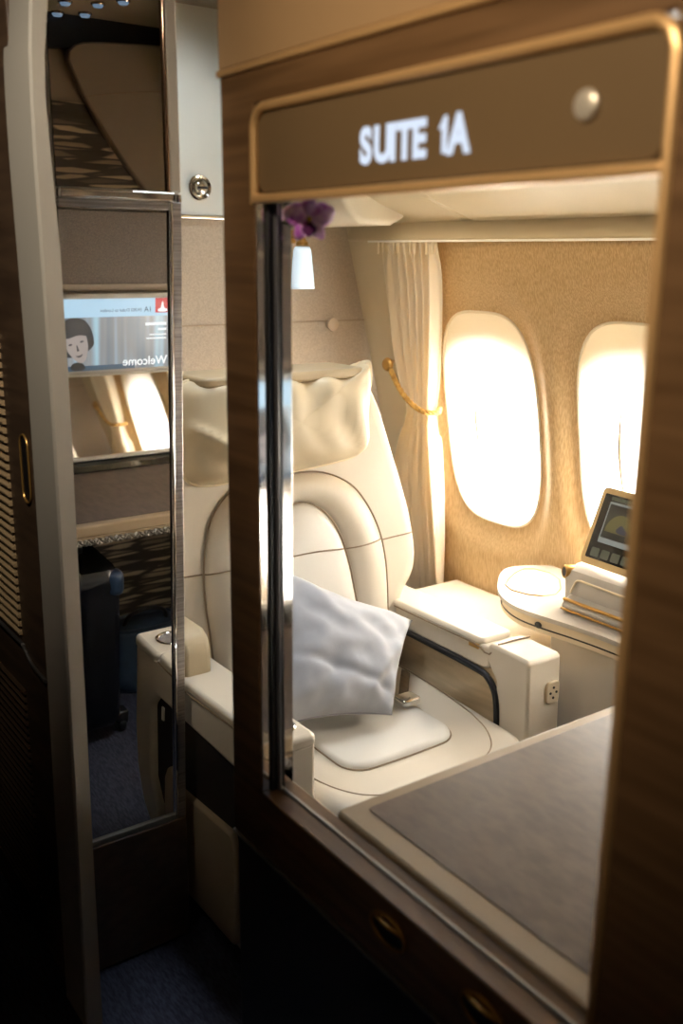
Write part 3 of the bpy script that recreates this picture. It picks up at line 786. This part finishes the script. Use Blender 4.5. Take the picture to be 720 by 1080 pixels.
# aisle side armrest
al = build('armrest', MB().prism([(1.492, .596), (1.488, .36), (1.50, .25), (1.535, .165), (1.585, .12), (1.62, .10), (1.62, .20), (1.585, .26), (1.575, .46), (1.61, .505), (2.12, .53), (2.12, .602), (1.50, .606)], YZ, .897, .94), LEATHER, st, bevel=.010, seg=3)
build('armrest_core', MB().prism([(1.490, .600), (1.488, .36), (1.50, .25), (1.535, .165), (1.585, .12), (1.62, .02), (2.10, .02), (2.12, .602), (1.50, .606)], YZ, .925, 1.008), LEATHER, al, bevel=.010, seg=3)
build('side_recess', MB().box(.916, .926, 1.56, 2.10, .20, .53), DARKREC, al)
build('door_flap', MB().prism([(1.66, .05), (2.10, .05), (2.10, .31), (1.66, .335), (1.645, .30), (1.645, .08)], YZ, .902, .93), mat('side_panel_leather', srgb(186, 166, 134), .5, var=.05), al, bevel=.008, seg=3)
build('tag', MB().box(.912, .916, 1.607, 1.617, .435, .470), mat('white_tag', srgb(230, 228, 222), .5), al)
build('arm_pad', MB().prism(rrect(.893, 1.010, 1.62, 2.12, .018, 5), XYZ, .600, .626), LEATHER, al, bevel=.009, seg=4)
build('pad_seam', MB().tube([(.894, 1.625, .604), (.892, 1.8, .602), (.892, 2.1, .602)], .0022, 8), STITCH, al)
build('front_cap', MB().prism(rrect(.893, 1.010, 1.488, 1.615, .016, 5), XYZ, .588, .618), LEATHER, al, bevel=.010, seg=4)
fcup = lambda a, b, h: (.958 + a, 1.553 + b * 1.0, .617 + h)
build('chrome_ring', MB().lathe([(.026, 0), (.034, 0), (.035, .003), (.032, .005), (.028, .004), (.026, .002)], fcup, 36), CHROME, al)
build('ring_insert', MB().lathe([(0, 0), (.0275, 0), (.0275, .0025), (0, .003)], fcup, 32), mat('satin_disc', (.55, .52, .48, 1), .25, .8), al)
# window side armrest
ar = build('armrest', MB().prism([(1.492, .596), (1.49, .30), (1.50, .06), (2.10, .06), (2.12, .602), (1.50, .606)], YZ, 1.63, 1.692), LEATHER, st, bevel=.010, seg=3)
XI = 1.592
build('front_block', MB().prism([(1.470, .632), (1.463, .44), (1.475, .12), (1.575, .12), (1.575, .55), (1.60, .580), (1.62, .615), (1.60, .640), (1.48, .636)], YZ, XI, 1.702), LEATHER, ar, bevel=.008, seg=3)
build('top_beam', MB().prism([(1.60, .575), (1.62, .568), (2.05, .572), (2.08, .60), (2.08, .628), (1.60, .628)], YZ, XI, 1.694), LEATHER, ar, bevel=.006, seg=3)
build('lid', MB().prism(rrect(1.588, 1.698, 1.625, 2.075, .02, 5), XYZ, .622, .642), LEATHER, ar, bevel=.009, seg=4)
build('lid_seam', MB().tube([(XI - .002, 2.07, .626), (XI - .003, 1.9, .625), (XI - .003, 1.65, .624), (XI - .003, 1.628, .620), (XI - .002, 1.615, .612), (XI - .001, 1.600, .612), (XI + .004, 1.588, .624), (XI + .012, 1.582, .6405), (1.65, 1.578, .642), (1.702, 1.574, .6415)], .0022, 8), STITCH, ar)
build('lid_catch', MB().box(XI - .004, XI + .012, 1.636, 1.672, .612, .626), BRASS, ar, bevel=.002)
build('pocket_lining', MB().grid(lambda u, v: (XI + .012 + .010 * math.sin(u * 7 + v * 5) * math.sin(v * 3.1), 1.57 + .48 * u, .38 + .195 * v + .01 * math.sin(u * 14)), 40, 12), POCKET, ar, angle=180)
edge = spline([(XI - .001, 1.562, .40), (XI - .001, 1.563, .46), (XI - .001, 1.572, .515), (XI - .001, 1.598, .548), (XI - .001, 1.64, .559), (XI - .001, 1.80, .564), (XI - .001, 1.95, .566), (XI - .001, 2.06, .566)], 50)
build('pocket_rim', MB().tube(edge, .0085, 8), BLACK, ar)
po = build('power_socket', MB().prism(rrect(1.652, 1.694, .515, .570, .010, 5), lambda a, b, h: (a, h, b), 1.461, 1.470), SOCKETM, ar, bevel=.002)
for dx, dz in ((0, .013), (0, -.013), (-.010, 0), (.010, 0)):
    build('pin_hole', MB().lathe([(0, 0), (.0032, 0), (.0032, .002), (0, .002)], lambda a, b, h, dx=dx, dz=dz: (1.673 + dx + a, 1.4615 - h, .5425 + dz + b), 12), BLACK, po)
# small upholstered wings where back and arms meet
for sgn, x0, x1 in ((-1, .90, .972), (1, 1.60, 1.68)):
    m = MB(); m.prism([(1.86, .60), (1.86, .68), (1.872, .71), (1.90, .724), (2.02, .724), (2.04, .60)], YZ, x0, x1)
    if sgn < 0: build('arm_wing', m, LEATHER_HR, st, bevel=.014, seg=4)
# seat belt
bt = build('seat_belt', MB().grid(lambda u, v: (1.545 - .115 * u + .003 * math.sin(v * 3), 1.86 - .13 * u - .018 + .036 * v, .482 + .012 * math.sin(PI * u)), 24, 5), mat('belt_web', srgb(120, 104, 84), .8, var=.2, scale=(200, 20, 20)), st, angle=180, solid=.002)
build('belt_buckle', MB().prism(rrect(1.405, 1.462, 1.695, 1.742, .010, 5), XYZ, .480, .496), CHROME, bt, bevel=.004, seg=3)

# --- grey pillow
pl_BR, pl_TR, pl_TL, pl_BL = Vector((1.330, 1.655, .505)), Vector((1.575, 1.885, .610)), Vector((1.130, 1.905, .845)), Vector((1.03, 1.70, .53))
pn = ((pl_TR - pl_BL).cross(pl_TL - pl_BR)).normalized()
if pn.y > 0: pn = -pn
def pil(u, v, side):
    # pincushion outline: corners pulled out, edges drawn in
    a = 2 * u - 1; b = 2 * v - 1
    A = a * (1.03 - .13 * (1 - b * b)); B = b * (1.03 - .13 * (1 - a * a))
    U = (A + 1) / 2; V = (B + 1) / 2
    p = (pl_BL * (1 - U) + pl_BR * U) * (1 - V) + (pl_TL * (1 - U) + pl_TR * U) * V
    w = (max(0, 1 - a * a) * max(0, 1 - b * b)) ** .42
    h = .085 * w
    wr = .013 * mnoise.noise(Vector((u * 3.2, v * 3.2, side * 4.0))) + .010 * mnoise.noise(Vector((u * 7 + v * 3, v * 6 - u * 2, 2.0)))
    fold = .010 * math.exp(-((a - b * .5 - .75) / .10) ** 2) * (1 - b * b) - .008 * math.exp(-((b + .45 + .3 * a) / .08) ** 2)
    return p + pn * side * (h + (wr + fold) * min(1, w * 1.6))
pm = MB(); pm.grid(lambda u, v: pil(u, v, 1), 60, 60); pm.grid(lambda u, v: pil(u, v, -1), 60, 60)
pr = thing('grey_pillow', (1.27, 1.75, .47), 'pale grey square throw pillow leaning on the cream leather seat', 'pillow')
build('cover', pm, GREYCLOTH, pr, angle=180)
edge = [pil(u, 0, 0) for u in [k / 30 for k in range(30)]] + [pil(1, v, 0) for v in [k / 30 for k in range(30)]] + [pil(1 - u, 1, 0) for u in [k / 30 for k in range(30)]] + [pil(0, 1 - v, 0) for v in [k / 30 for k in range(30)]]
build('edge_seam', MB().tube(edge, .0022, 6, closed=True), mat('pillow_seam', srgb(150, 150, 154), .9), pr)

# ================================================================== WINDOW SIDE: LEDGE, CONSOLE, TABLET
struct(build('trim_7', MB().prism([(1.735, 0), (2.198, 0), (2.192, .468), (2.18, .478), (1.75, .478), (1.735, .465)], XZ, 1.665, 2.37), CREAMP, bevel=.004, seg=3))
cs = thing('window_console', (2.0, 1.3, 0), 'cream console with rounded aft end under the forward window', 'console')
CZ = .65
top = spline([(1.837, .49, 0), (1.837, 1.0, 0), (1.837, 1.42, 0), (1.830, 1.55, 0), (1.816, 1.65, 0), (1.812, 1.73, 0), (1.832, 1.80, 0), (1.872, 1.862, 0), (1.93, 1.92, 0), (1.985, 1.965, 0), (2.03, 1.985, 0), (2.08, 1.98, 0), (2.125, 1.955, 0), (2.155, 1.92, 0), (2.160, 1.80, 0), (2.160, .49, 0)], 90)
tp = [(p[0], p[1]) for p in top]
build('console_top', MB().prism(tp, XYZ, CZ - .012, CZ), CONSOLE, cs, bevel=.005, seg=3)
tp2 = [(2.0 + (x - 2.0) * .965 if x < 2.15 else x, y - .012) for x, y in tp]
build('top_rim', MB().prism(tp2, XYZ, CZ - .050, CZ - .014), mat('console_rim', srgb(214, 196, 164), .4, var=.03), cs, bevel=.006, seg=3)
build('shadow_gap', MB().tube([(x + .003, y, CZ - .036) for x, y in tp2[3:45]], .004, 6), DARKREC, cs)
build('body', MB().prism(rrect(1.858, 2.165, .49, 1.655, .02, 5), XYZ, 0.0, CZ - .05), CONSOLE, cs, bevel=.004)
hx = [(1.890, 1.858), (1.985, 1.926), (2.083, 1.958), (2.106, 1.85), (1.992, 1.735), (1.912, 1.752)]
hxs = smooth_closed(hx, 60, 1)
lid = build('pocket_lid', MB().pad(hxs, lambda a, b, o: (a, b, CZ + o - .001), .003), mat('pocket_lid', srgb(190, 186, 178), .4, var=.03), cs)
build('lid_line', MB().tube([(a, b, CZ + .001) for a, b in hxs], .0022, 6, closed=True), BRASS, lid)
for x, y in ((1.865, 1.85), (1.830, 1.655)):
    i = min(range(3, 60), key=lambda k: (tp2[k][0] - x) ** 2 + (tp2[k][1] - y) ** 2)
    t_ = (Vector(tp2[i + 1]) - Vector(tp2[i - 1])).normalized(); nn = Vector((-t_.y, t_.x))
    if nn.x > 0: nn = -nn
    build('grommet', MB().lathe([(0, -.004), (.010, -.004), (.011, .002), (.006, .003), (0, .001)], lambda a, b, h: (tp2[i][0] + t_.x * a + nn.x * h, tp2[i][1] + t_.y * a + nn.y * h, CZ - .030 + b * .8), 18), BLACK, cs)

# tablet and its dock
def frame(o, u, v, w):
    return lambda a, b, h: tuple(o + u * a + v * b + w * h)
TB = Vector((1.955, 1.640, .786)); ang = math.radians(-78)
tu = Vector((math.cos(ang) * .35 * -1, math.sin(ang), 0)).normalized()   # along the lower edge, running forward
tu = Vector((-.045, -1, -.0)).normalized()
tn = Vector((-.93, .045, .36)).normalized(); tn = (tn - tu * tn.dot(tu)).normalized()
tv = tn.cross(tu).normalized()
if tv.z < 0: tv = -tv
TF = frame(TB, tu, tv, tn)
tbl = thing('tablet', tuple(TB), 'upright champagne tablet with a dark map screen docked on the side console', 'tablet')
build('case', MB().prism(rrect(-.008, .285, -.012, .197, .014, 6), TF, -.012, 0), DEVICE, tbl, bevel=.003, seg=3)
scr = build('screen', MB().prism(rrect(.006, .270, .006, .180, .004, 3), TF, -.001, .0012), BLACKGLASS, tbl)
E1 = emit('tablet_olive', srgb(104, 108, 84), .35); E2 = emit('tablet_pale', srgb(150, 156, 150), .6); E3 = emit('tablet_map', srgb(112, 106, 52), .5); E4 = emit('tablet_sea', srgb(58, 60, 84), .4); E5 = emit('tablet_dark', srgb(44, 42, 34), .4)
build('picture_frame', MB().prism(rrect(.030, .250, .052, .162, .002, 2), TF, .0013, .0017), E2, scr)
build('picture', MB().prism(rrect(.034, .246, .066, .156, .002, 2), TF, .0018, .0021), E5, scr)
glob = [(.086 + .046 * math.cos(PI * k / 24), .084 + .050 * math.sin(PI * k / 24)) for k in range(25)]
build('map_globe', MB().prism(glob, TF, .0022, .0025), E3, scr)
build('map_sea', MB().prism(smooth_closed([(.070, .085), (.088, .112), (.102, .10), (.130, .086)], 24, 2), TF, .0026, .0028), E4, scr)
for k in range(7):
    a0 = .020 + k * .034
    build('screen_button', MB().prism(rrect(a0, a0 + .027, .012, .036, .004, 3), TF, .0013, .0018), E1, scr)
build('status_bar', MB().prism(rrect(.030, .250, .166, .175, .002, 2), TF, .0013, .0017), E1, scr)
dk = thing('tablet_dock', (1.95, 1.5, CZ), 'cream and gold dock holding the tablet on the console', 'dock')
build('cradle', MB().prism([(1.925, CZ + .001), (1.918, .730), (1.930, .752), (1.96, .764), (2.03, .768), (2.05, .76), (2.06, CZ + .001)], XZ, 1.30, 1.665), CONSOLE, dk, bevel=.006, seg=3)
build('lip', MB().prism([(1.893, CZ + .001), (1.889, .668), (1.898, .682), (1.925, .690), (1.925, CZ + .001)], XZ, 1.30, 1.645), CONSOLE, dk, bevel=.005, seg=3)
build('gold_rail', MB().tube([(1.893, 1.31, .684), (1.893, 1.640, .684)], .0045, 10), BRASS, dk)
build('gold_rail', MB().tube([(1.884, 1.31, .660), (1.884, 1.640, .660)], .003, 10), BRASS, dk)
build('slot_frame', MB().tube(spline([(1.918, 1.34, .73), (1.918, 1.58, .735), (1.918, 1.61, .735), (1.917, 1.625, .728), (1.908, 1.632, .700)], 30), .003, 8), PIPING, dk)
kd = Vector((-.88, .42, .05)).normalized(); ka = kd.cross(Vector((0, 0, 1))).normalized(); kc = ka.cross(kd)
KO = Vector((1.945, 1.664, .742))
kn = lambda a, b, h: tuple(KO + ka * a + kc * b + kd * h)
kb = build('knob', MB().lathe([(0, -.02), (.017, -.02), (.019, .0), (.019, .018), (.017, .022), (.012, .022), (.011, .012), (0, .012)], kn, 28), BRASS, dk)
build('knob_hole', MB().lathe([(0, .0122), (.0125, .0122), (.0125, .0225), (0, .0225)], kn, 24), BLACK, kb)

# ================================================================== FRONT TABLE
TZ = .745
ft = thing('console_table', (1.2, .7, 0), 'broad table with brown leather-look top and beige border inside the window frame', 'table')
ol = rrect(.757, 1.80, YF + .018, 1.068, .012, 5)
build('table_frame', MB().prism(ol, XYZ, TZ - .036, TZ), BORDER, ft, bevel=.006, seg=3)
build('inlay', MB().prism(rrect(.798, 1.77, YF + .03, 1.044, .012, 5), XYZ, TZ - .004, TZ + .0012), INLAY, ft, bevel=.001)
build('notch', MB().box(1.345, 1.43, .955, 1.008, TZ + .0, TZ + .0022), mat('dark_notch', srgb(92, 76, 62), .5), ft, bevel=.001)
br = MB()
for s in (1, -1):
    br.tube([(x, 1.072 + .004 * math.sin(x * 420 * 1.0 + (0 if s > 0 else PI)), TZ - .048 + .006 * math.sin(x * 210 + (0 if s > 0 else PI))) for x in [.765 + .0035 * k for k in range(290)]], .0045, 5)
build('braid_edge', br, mat('braid_metal', srgb(140, 132, 120), .4, .3), ft)
build('front_apron', MB().box(.762, 1.79, 1.045, 1.066, TZ - .06, TZ - .034), BORDER, ft, bevel=.003)
build('support_panel', MB().box(1.775, 1.80, YF + .1, 1.05, 0, TZ - .036), BORDER, ft, bevel=.003)

# ================================================================== FRONT WALL FITTINGS (seen in the mirror)
tv = thing('television', (1.34, YF, 1.12), 'wall television showing a welcome screen, seen reversed in the tall mirror', 'television')
TX0, TX1, TZ0, TZ1 = .92, 1.470, 1.046, 1.275
build('casing', MB().box(TX0 - .012, TX1 + .012, YF, YF + .028, TZ0 - .012, TZ1 + .018), GREYMETAL, tv, bevel=.004)
sc = build('screen', MB().box(TX0, TX1, YF + .027, YF + .030, TZ0, TZ1), TVPIC, tv, smooth=False)
HB = emit('screen_header', srgb(176, 216, 244), 1.15); RED = emit('screen_red', srgb(196, 24, 34), 1.1); TXD = emit('screen_grey_text', srgb(88, 112, 136), .8); TXW = emit('screen_white', srgb(232, 240, 246), 1.4)
yy = YF + .0305
build('header_strip', MB().box(TX0, TX1, YF + .0295, YF + .0308, TZ1 - .058, TZ1), HB, sc, smooth=False)
build('red_badge', MB().box(1.412, 1.464, YF + .0305, YF + .0315, TZ1 - .048, TZ1), RED, sc, smooth=False)
# white flame-like mark on the badge
bmk = smooth_closed([(1.421, TZ1 - .045), (1.421, TZ1 - .036), (1.432, TZ1 - .033), (1.434, TZ1 - .020), (1.438, TZ1 - .008), (1.441, TZ1 - .020), (1.443, TZ1 - .033), (1.455, TZ1 - .036), (1.455, TZ1 - .045)], 40, 1)
build('badge_mark', MB().prism(bmk, XZ, YF + .0316, YF + .032), TXW, sc, smooth=False)
def TM(x, z, y=yy): return Matrix(((-1, 0, 0, x), (0, 0, 1, y), (0, 1, 0, z), (0, 0, 0, 1)))
text('seat_number', '1A', .024, TM(1.400, TZ1 - .044, YF + .0312), emit('screen_dark_text', srgb(60, 84, 110), .6), sc)
text('route_line', 'EK002 Dubai to London', .0145, TM(1.364, TZ1 - .042, YF + .0312), TXD, sc)
text('welcome_word', 'Welcome', .040, TM(1.456, TZ0 + .010, YF + .0308), TXW, sc, offset=.0003)
for k, (w, h, zz_) in enumerate(((.075, .009, .195), (.030, .007, .178), (.060, .004, .162), (.072, .004, .150))):
    build('caption_line', MB().box(1.452 - w, 1.452, YF + .0305, YF + .0311, TZ0 + zz_ - .055, TZ0 + zz_ - .055 + h), TXW, sc, smooth=False)
build('blue_band', MB().box(TX0, 1.34, YF + .0300, YF + .0306, TZ0, TZ0 + .016), emit('screen_blue', srgb(60, 96, 124), .8), sc, smooth=False)
# portrait at the left of the reflected picture
fx = 1.146; fz = TZ0 + .078
face = smooth_closed([(fx - .040, fz + .045), (fx + .030, fz + .045), (fx + .034, fz), (fx + .014, fz - .048), (fx - .012, fz - .050), (fx - .038, fz)], 40, 2)
build('portrait_hair', MB().prism(smooth_closed([(fx - .055, fz + .02), (fx - .040, fz + .075), (fx, fz + .092), (fx + .045, fz + .072), (fx + .056, fz + .02), (fx + .045, fz - .02), (fx - .046, fz - .03)], 40, 2), XZ, YF + .0306, YF + .0310), emit('portrait_hair', srgb(40, 44, 52), .7), sc, smooth=False)
build('portrait_face', MB().prism(face, XZ, YF + .0311, YF + .0314), emit('portrait_skin', srgb(196, 186, 184), .7), sc, smooth=False)
DKL = emit('portrait_line', srgb(70, 66, 70), .6)
fe = MB()
for s in (-1, 1):
    fe.prism(smooth_closed([(fx - .003 + s * .018 - .008, fz + .012), (fx - .003 + s * .018, fz + .017), (fx - .003 + s * .018 + .008, fz + .012), (fx - .003 + s * .018, fz + .009)], 16, 1), XZ, YF + .0315, YF + .0317)
fe.prism([(fx - .004, fz + .006), (fx - .001, fz + .006), (fx + .001, fz - .012), (fx - .007, fz - .012)], XZ, YF + .0315, YF + .0317)
fe.prism(smooth_closed([(fx - .018, fz - .022), (fx - .003, fz - .026), (fx + .012, fz - .022), (fx - .003, fz - .034)], 16, 1), XZ, YF + .0315, YF + .0317)
build('portrait_features', fe, DKL, sc, smooth=False)
build('portrait_fringe', MB().prism(smooth_closed([(fx - .046, fz + .05), (fx - .030, fz + .030), (fx + .012, fz + .036), (fx + .040, fz + .020), (fx + .044, fz + .06), (fx, fz + .078)], 30, 2), XZ, YF + .0315, YF + .0318), emit('portrait_fringe', srgb(52, 54, 60), .7), sc, smooth=False)
build('portrait_collar', MB().prism(smooth_closed([(fx - .02, fz - .050), (fx + .016, fz - .050), (fx + .026, TZ0 + .002), (fx - .030, TZ0 + .002)], 30, 1), XZ, YF + .0307, YF + .0310), emit('portrait_black', srgb(22, 22, 26), .7), sc, smooth=False)

for o in sc.children:
    if o.name.startswith('portrait') and 'collar' not in o.name:
        off = WORLD[sc.name]
        for v in o.data.vertices:
            x, z = v.co.x + off.x - fx, v.co.z + off.z - fz; a = math.radians(14)
            v.co.x = fx + (x * math.cos(a) - z * math.sin(a)) * 1.08 - off.x; v.co.z = fz + (x * math.sin(a) + z * math.cos(a)) * 1.08 - off.z
vm = thing('vanity_mirror', (1.34, YF + .02, .83), 'glossy vanity mirror panel below the television reflecting curtain and window', 'mirror')
tilt = math.radians(11.5)
VF = lambda a, b, h: (a, YF + .060 + h * math.cos(tilt) - (b - .77) * math.sin(tilt), b + h * math.sin(tilt))
build('glass', MB().prism([(.94, .765), (1.50, .765), (1.50, 1.024), (.94, 1.024)], VF, 0, .006), VANITY, vm, smooth=False)
fr_ = MB()
for a0, a1, b0, b1 in ((.928, 1.512, .7535, .767), (.928, 1.512, 1.022, 1.034), (.928, .942, .7535, 1.034), (1.498, 1.512, .7535, 1.034)):
    fr_.prism([(a0, b0), (a1, b0), (a1, b1), (a0, b1)], VF, -.004, .012)
build('surround', fr_, GREYMETAL, vm, bevel=.002)
build('cosmetics_tray', MB().box(.92, 1.52, YF + .066, YF + .17, TZ + .0016, .753), BLACKGLASS, vm, bevel=.004)

# --- suitcase and bag in the footwell
sx0, sx1, sy0, sy1, sz0, sz1 = .79, 1.070, .74, 1.025, .055, .590
su = thing('suitcase', ((sx0 + sx1) / 2, (sy0 + sy1) / 2, 0), 'black hard-shell wheeled suitcase standing on the carpet, seen in the mirror', 'suitcase')
sb = MB(); rr = resample(rrect(sx0, sx1, sy0, sy1, .045, 8), 72, True)
cx, cy = (sx0 + sx1) / 2, (sy0 + sy1) / 2
prof = [(.90, 0), (.975, .012), (1, .04)] + [(1, .08 + .37 * k / 8) for k in range(9)] + [(.995, .475), (.965, .505), (.90, .52)]
vs = []
for s, h in prof:
    for i, (a, b) in enumerate(rr):
        rib = .007 * (math.cos(i * 2 * PI / 6) > 0) * (1 if .06 < h < .46 else 0)
        d = Vector((a - cx, b - cy)); L = d.length; d = d / L * (L * s - rib)
        vs.append((cx + d.x, cy + d.y, sz0 + h))
n = 72; m_ = len(prof)
sb.add(vs, [(k * n + i, k * n + (i + 1) % n, (k + 1) * n + (i + 1) % n, (k + 1) * n + i) for k in range(m_ - 1) for i in range(n)] + [tuple(range(n - 1, -1, -1)), tuple((m_ - 1) * n + i for i in range(n))])
shl = build('shell', sb, CASE, su, angle=40)
build('zip_band', MB().box(cx - .006, cx + .006, sy0 - .002, sy1 + .002, sz0 + .01, sz1 - .004), BLACK, su, bevel=.002)
build('corner_guard', MB().box(sx1 - .05, sx1 + .003, sy1 - .05, sy1 + .003, sz1 - .10, sz1 - .02), CASEBLUE, su, bevel=.02, seg=4)
build('carry_handle', MB().tube(spline([(cx - .06, cy, sz1 - .002), (cx - .055, cy, sz1 + .018), (cx, cy, sz1 + .024), (cx + .055, cy, sz1 + .018), (cx + .06, cy, sz1 - .002)], 20), .008, 8), BLACK, su)
for wx, wy in ((sx0 + .035, sy0 + .04), (sx1 - .005, sy0 + .04), (sx0 + .035, sy1 - .06), (sx1 + .012, sy1 - .06)):
    w = build('wheel', MB().lathe([(0, -.012), (.018, -.012), (.024, -.008), (.026, 0), (.024, .008), (.018, .012), (0, .012)], lambda a, b, h: (wx + h, wy + a, .026 + b), 24), BLACK, su)
    build('fork', MB().prism([(wy - .018, .028), (wy + .018, .028), (wy + .024, .075), (wy - .024, .075)], YZ, wx - .018, wx + .018), CASE, w, bevel=.006)
bg = thing('blue_bag', (1.36, .62, 0), 'dark blue soft bag on the floor behind the suitcase, seen in the mirror', 'bag')
bo = smooth_closed([(1.22, .50), (1.50, .50), (1.53, .60), (1.50, .74), (1.24, .74), (1.20, .62)], 60, 2)
bm_ = MB(); vs = []
for k in range(12):
    t_ = k / 11; s = 1 - .22 * t_ ** 2 - .12 * (1 - t_) ** 6
    for a, b in bo: vs.append((1.36 + (a - 1.36) * s + .006 * mnoise.noise(Vector((a * 20, b * 20, t_ * 5))), .62 + (b - .62) * s * (1 - .35 * t_), .004 + .21 * t_))
bm_.add(vs, [(k * 60 + i, k * 60 + (i + 1) % 60, (k + 1) * 60 + (i + 1) % 60, (k + 1) * 60 + i) for k in range(11) for i in range(60)] + [tuple(range(59, -1, -1)), tuple(660 + i for i in range(60))])
build('body', bm_, BAGBLUE, bg, angle=80)
build('rim', MB().tube([vs[660 + i] for i in range(60)], .006, 8, closed=True), CASEBLUE, bg)
build('strap', MB().tube(spline([(1.27, .63, .21), (1.25, .66, .16), (1.22, .72, .08), (1.215, .75, .02)], 24), .009, 8), BLACK, bg)
build('handle', MB().tube(spline([(1.29, .62, .208), (1.31, .63, .25), (1.37, .63, .265), (1.43, .63, .25), (1.45, .62, .208)], 24), .007, 8), BLACK, bg)

for o in [bg]: o.location.x -= .08; o.location.y += .07
# --- orchid at the window head
oc = thing('orchid', (.782, 1.20, 1.50), 'purple orchid bloom hanging at the top left corner of the window frame', 'flower')
OC = Vector((.757, 1.140, 1.597)); on = Vector((-.55, -.78, -.1)).normalized(); oa = Vector((.8, -.56, 0)).normalized(); ob = on.cross(oa).normalized()
if ob.z < 0: ob = -ob
for k in range(5):
    th = math.radians(90 + 72 * k); ln, wd_ = (.035, .016) if k in (1, 4) else (.032, .010)
    d = oa * math.cos(th) + ob * math.sin(th); e = oa * -math.sin(th) + ob * math.cos(th)
    def pet(u, v, d=d, e=e, ln=ln, wd_=wd_):
        t_ = u; s = (v - .5) * 2; w = wd_ * math.sin(PI * min(1, t_ * .93 + .05)) ** .7
        return tuple(OC + d * (ln * t_) + e * (w * s) + on * (.006 * math.sin(PI * t_ * .9) - .004 * s * s))
    build('petal', MB().grid(pet, 14, 9), PURPLE, oc, angle=180, solid=.0008)
build('lip', MB().grid(lambda u, v: tuple(OC + on * (.004 + .016 * u) - ob * (.004 + .018 * u) + oa * ((v - .5) * .020 * math.sin(PI * (u * .8 + .15))) + on * -.006 * ((v - .5) * 2) ** 2), 12, 9), PURPLE_DK, oc, angle=180, solid=.0008)
build('column', MB().lathe([(0, 0), (.003, .001), (.0035, .006), (.002, .010), (0, .011)], lambda a, b, h: tuple(OC + oa * a + ob * b + on * h), 12), YELLOW, oc)
build('stem', MB().tube(spline([tuple(OC), (.7575, 1.165, 1.593), (.7605, 1.20, 1.58), (.766, 1.225, 1.52), (.768, 1.23, 1.44)], 24), .0018, 8), STEM, oc)
build('bud_vase', MB().lathe([(0, 0), (.010, 0), (.012, .02), (.011, .09), (.013, .10), (.009, .10), (.008, .02), (0, .015)], lambda a, b, h: (.771 + a, 1.23 + b, 1.38 + h), 24), CHROME, oc)

# ================================================================== LIGHTS
def area(name, loc, size, sy, power, col, rot=(0, 0, 0), spread=None):
    l = bpy.data.lights.new(name, 'AREA'); l.shape = 'RECTANGLE'; l.size = size; l.size_y = sy; l.energy = power; l.color = col
    if spread: l.spread = spread
    o = bpy.data.objects.new(name, l); COL.objects.link(o); o.location = loc; o.rotation_euler = rot; return o
# daylight through the ports
sun = bpy.data.lights.new('sun', 'SUN'); sun.energy = 112; sun.angle = math.radians(46); sun.color = (1, .975, .94)
so = bpy.data.objects.new('sun', sun); COL.objects.link(so)
so.rotation_euler = Vector((1, .02, .10)).to_track_quat('Z', 'Y').to_euler(); so.location = (4, 1.9, 1.3)
def spot(name, loc, tgt, power, col, ang, blend=1.0, rad=.05):
    l = bpy.data.lights.new(name, 'SPOT'); l.energy = power; l.color = col; l.spot_size = math.radians(ang); l.spot_blend = blend; l.shadow_soft_size = rad
    o = bpy.data.objects.new(name, l); COL.objects.link(o); o.location = loc
    o.rotation_euler = (Vector(loc) - Vector(tgt)).to_track_quat('Z', 'Y').to_euler(); return o
spot('aisle_downlight', (-.35, .55, CEIL - .02), (.7, .72, 1.76), 66, (1, .80, .56), 68)
spot('aisle_downlight_aft', (-.05, 1.05, CEIL - .02), (.585, 1.72, 1.62), 52, (1, .90, .76), 60)
area('suite_ceiling_lamp', (1.2, 1.85, CEIL - .01), .3, .5, 4.6, (.80, .90, 1), spread=math.radians(110))
spot('bulkhead_downlight', (1.25, 2.2, CEIL - .02), (1.35, 2.70, 1.75), 10, (.80, .92, 1), 80)
spot('curtain_fill_spot', (1.74, 2.05, 1.655), (2.06, 2.5, .95), 4.5, (1, .90, .74), 75, rad=.03)  # added fill light without a fixture, brightens the curtain
area('wall_wash_lamp', (1.86, 1.6, 1.60), .03, 1.7, .7, (1, .80, .52), (0, math.radians(-28), 0))

w = bpy.data.worlds.new('World'); S.world = w; w.use_nodes = True
bgN = w.node_tree.nodes['Background']; sky = w.node_tree.nodes.new('ShaderNodeTexSky'); sky.sky_type = 'HOSEK_WILKIE'
w.node_tree.links.new(sky.outputs[0], bgN.inputs['Color']); bgN.inputs['Strength'].default_value = .6

# ================================================================== CAMERA
f, yaw, pit, roll = 1033.456, .62057, .256123, .0104676
cy_, sy_, cp_, sp_ = math.cos(yaw), math.sin(yaw), math.cos(pit), math.sin(pit)
fwd = Vector((sy_ * cp_, cy_ * cp_, -sp_)); r = Vector((cy_, -sy_, 0)); up = r.cross(fwd)
c_, s_ = math.cos(roll), math.sin(roll)
R_ = r * c_ + up * s_; U_ = up * c_ - r * s_
cam = bpy.data.cameras.new('camera'); co = bpy.data.objects.new('camera', cam); COL.objects.link(co)
M = Matrix((R_, U_, -fwd)).transposed().to_4x4(); M.translation = (0, 0, 1.55); co.matrix_world = M
cam.sensor_fit = 'VERTICAL'; cam.sensor_height = 36; cam.lens = 36 * f / 1080; cam.clip_start = .02
cam.dof.use_dof = True; cam.dof.focus_distance = 2.35; cam.dof.aperture_fstop = 2.8
S.camera = co
S.view_settings.view_transform = 'Standard'; S.view_settings.look = 'None'; S.view_settings.gamma = 1; S.view_settings.use_curve_mapping = False
S.view_settings.exposure = 0
S.cycles.use_denoising = True; S.cycles.max_bounces = 12; S.cycles.diffuse_bounces = 6; S.cycles.glossy_bounces = 8; S.cycles.sample_clamp_indirect = 0
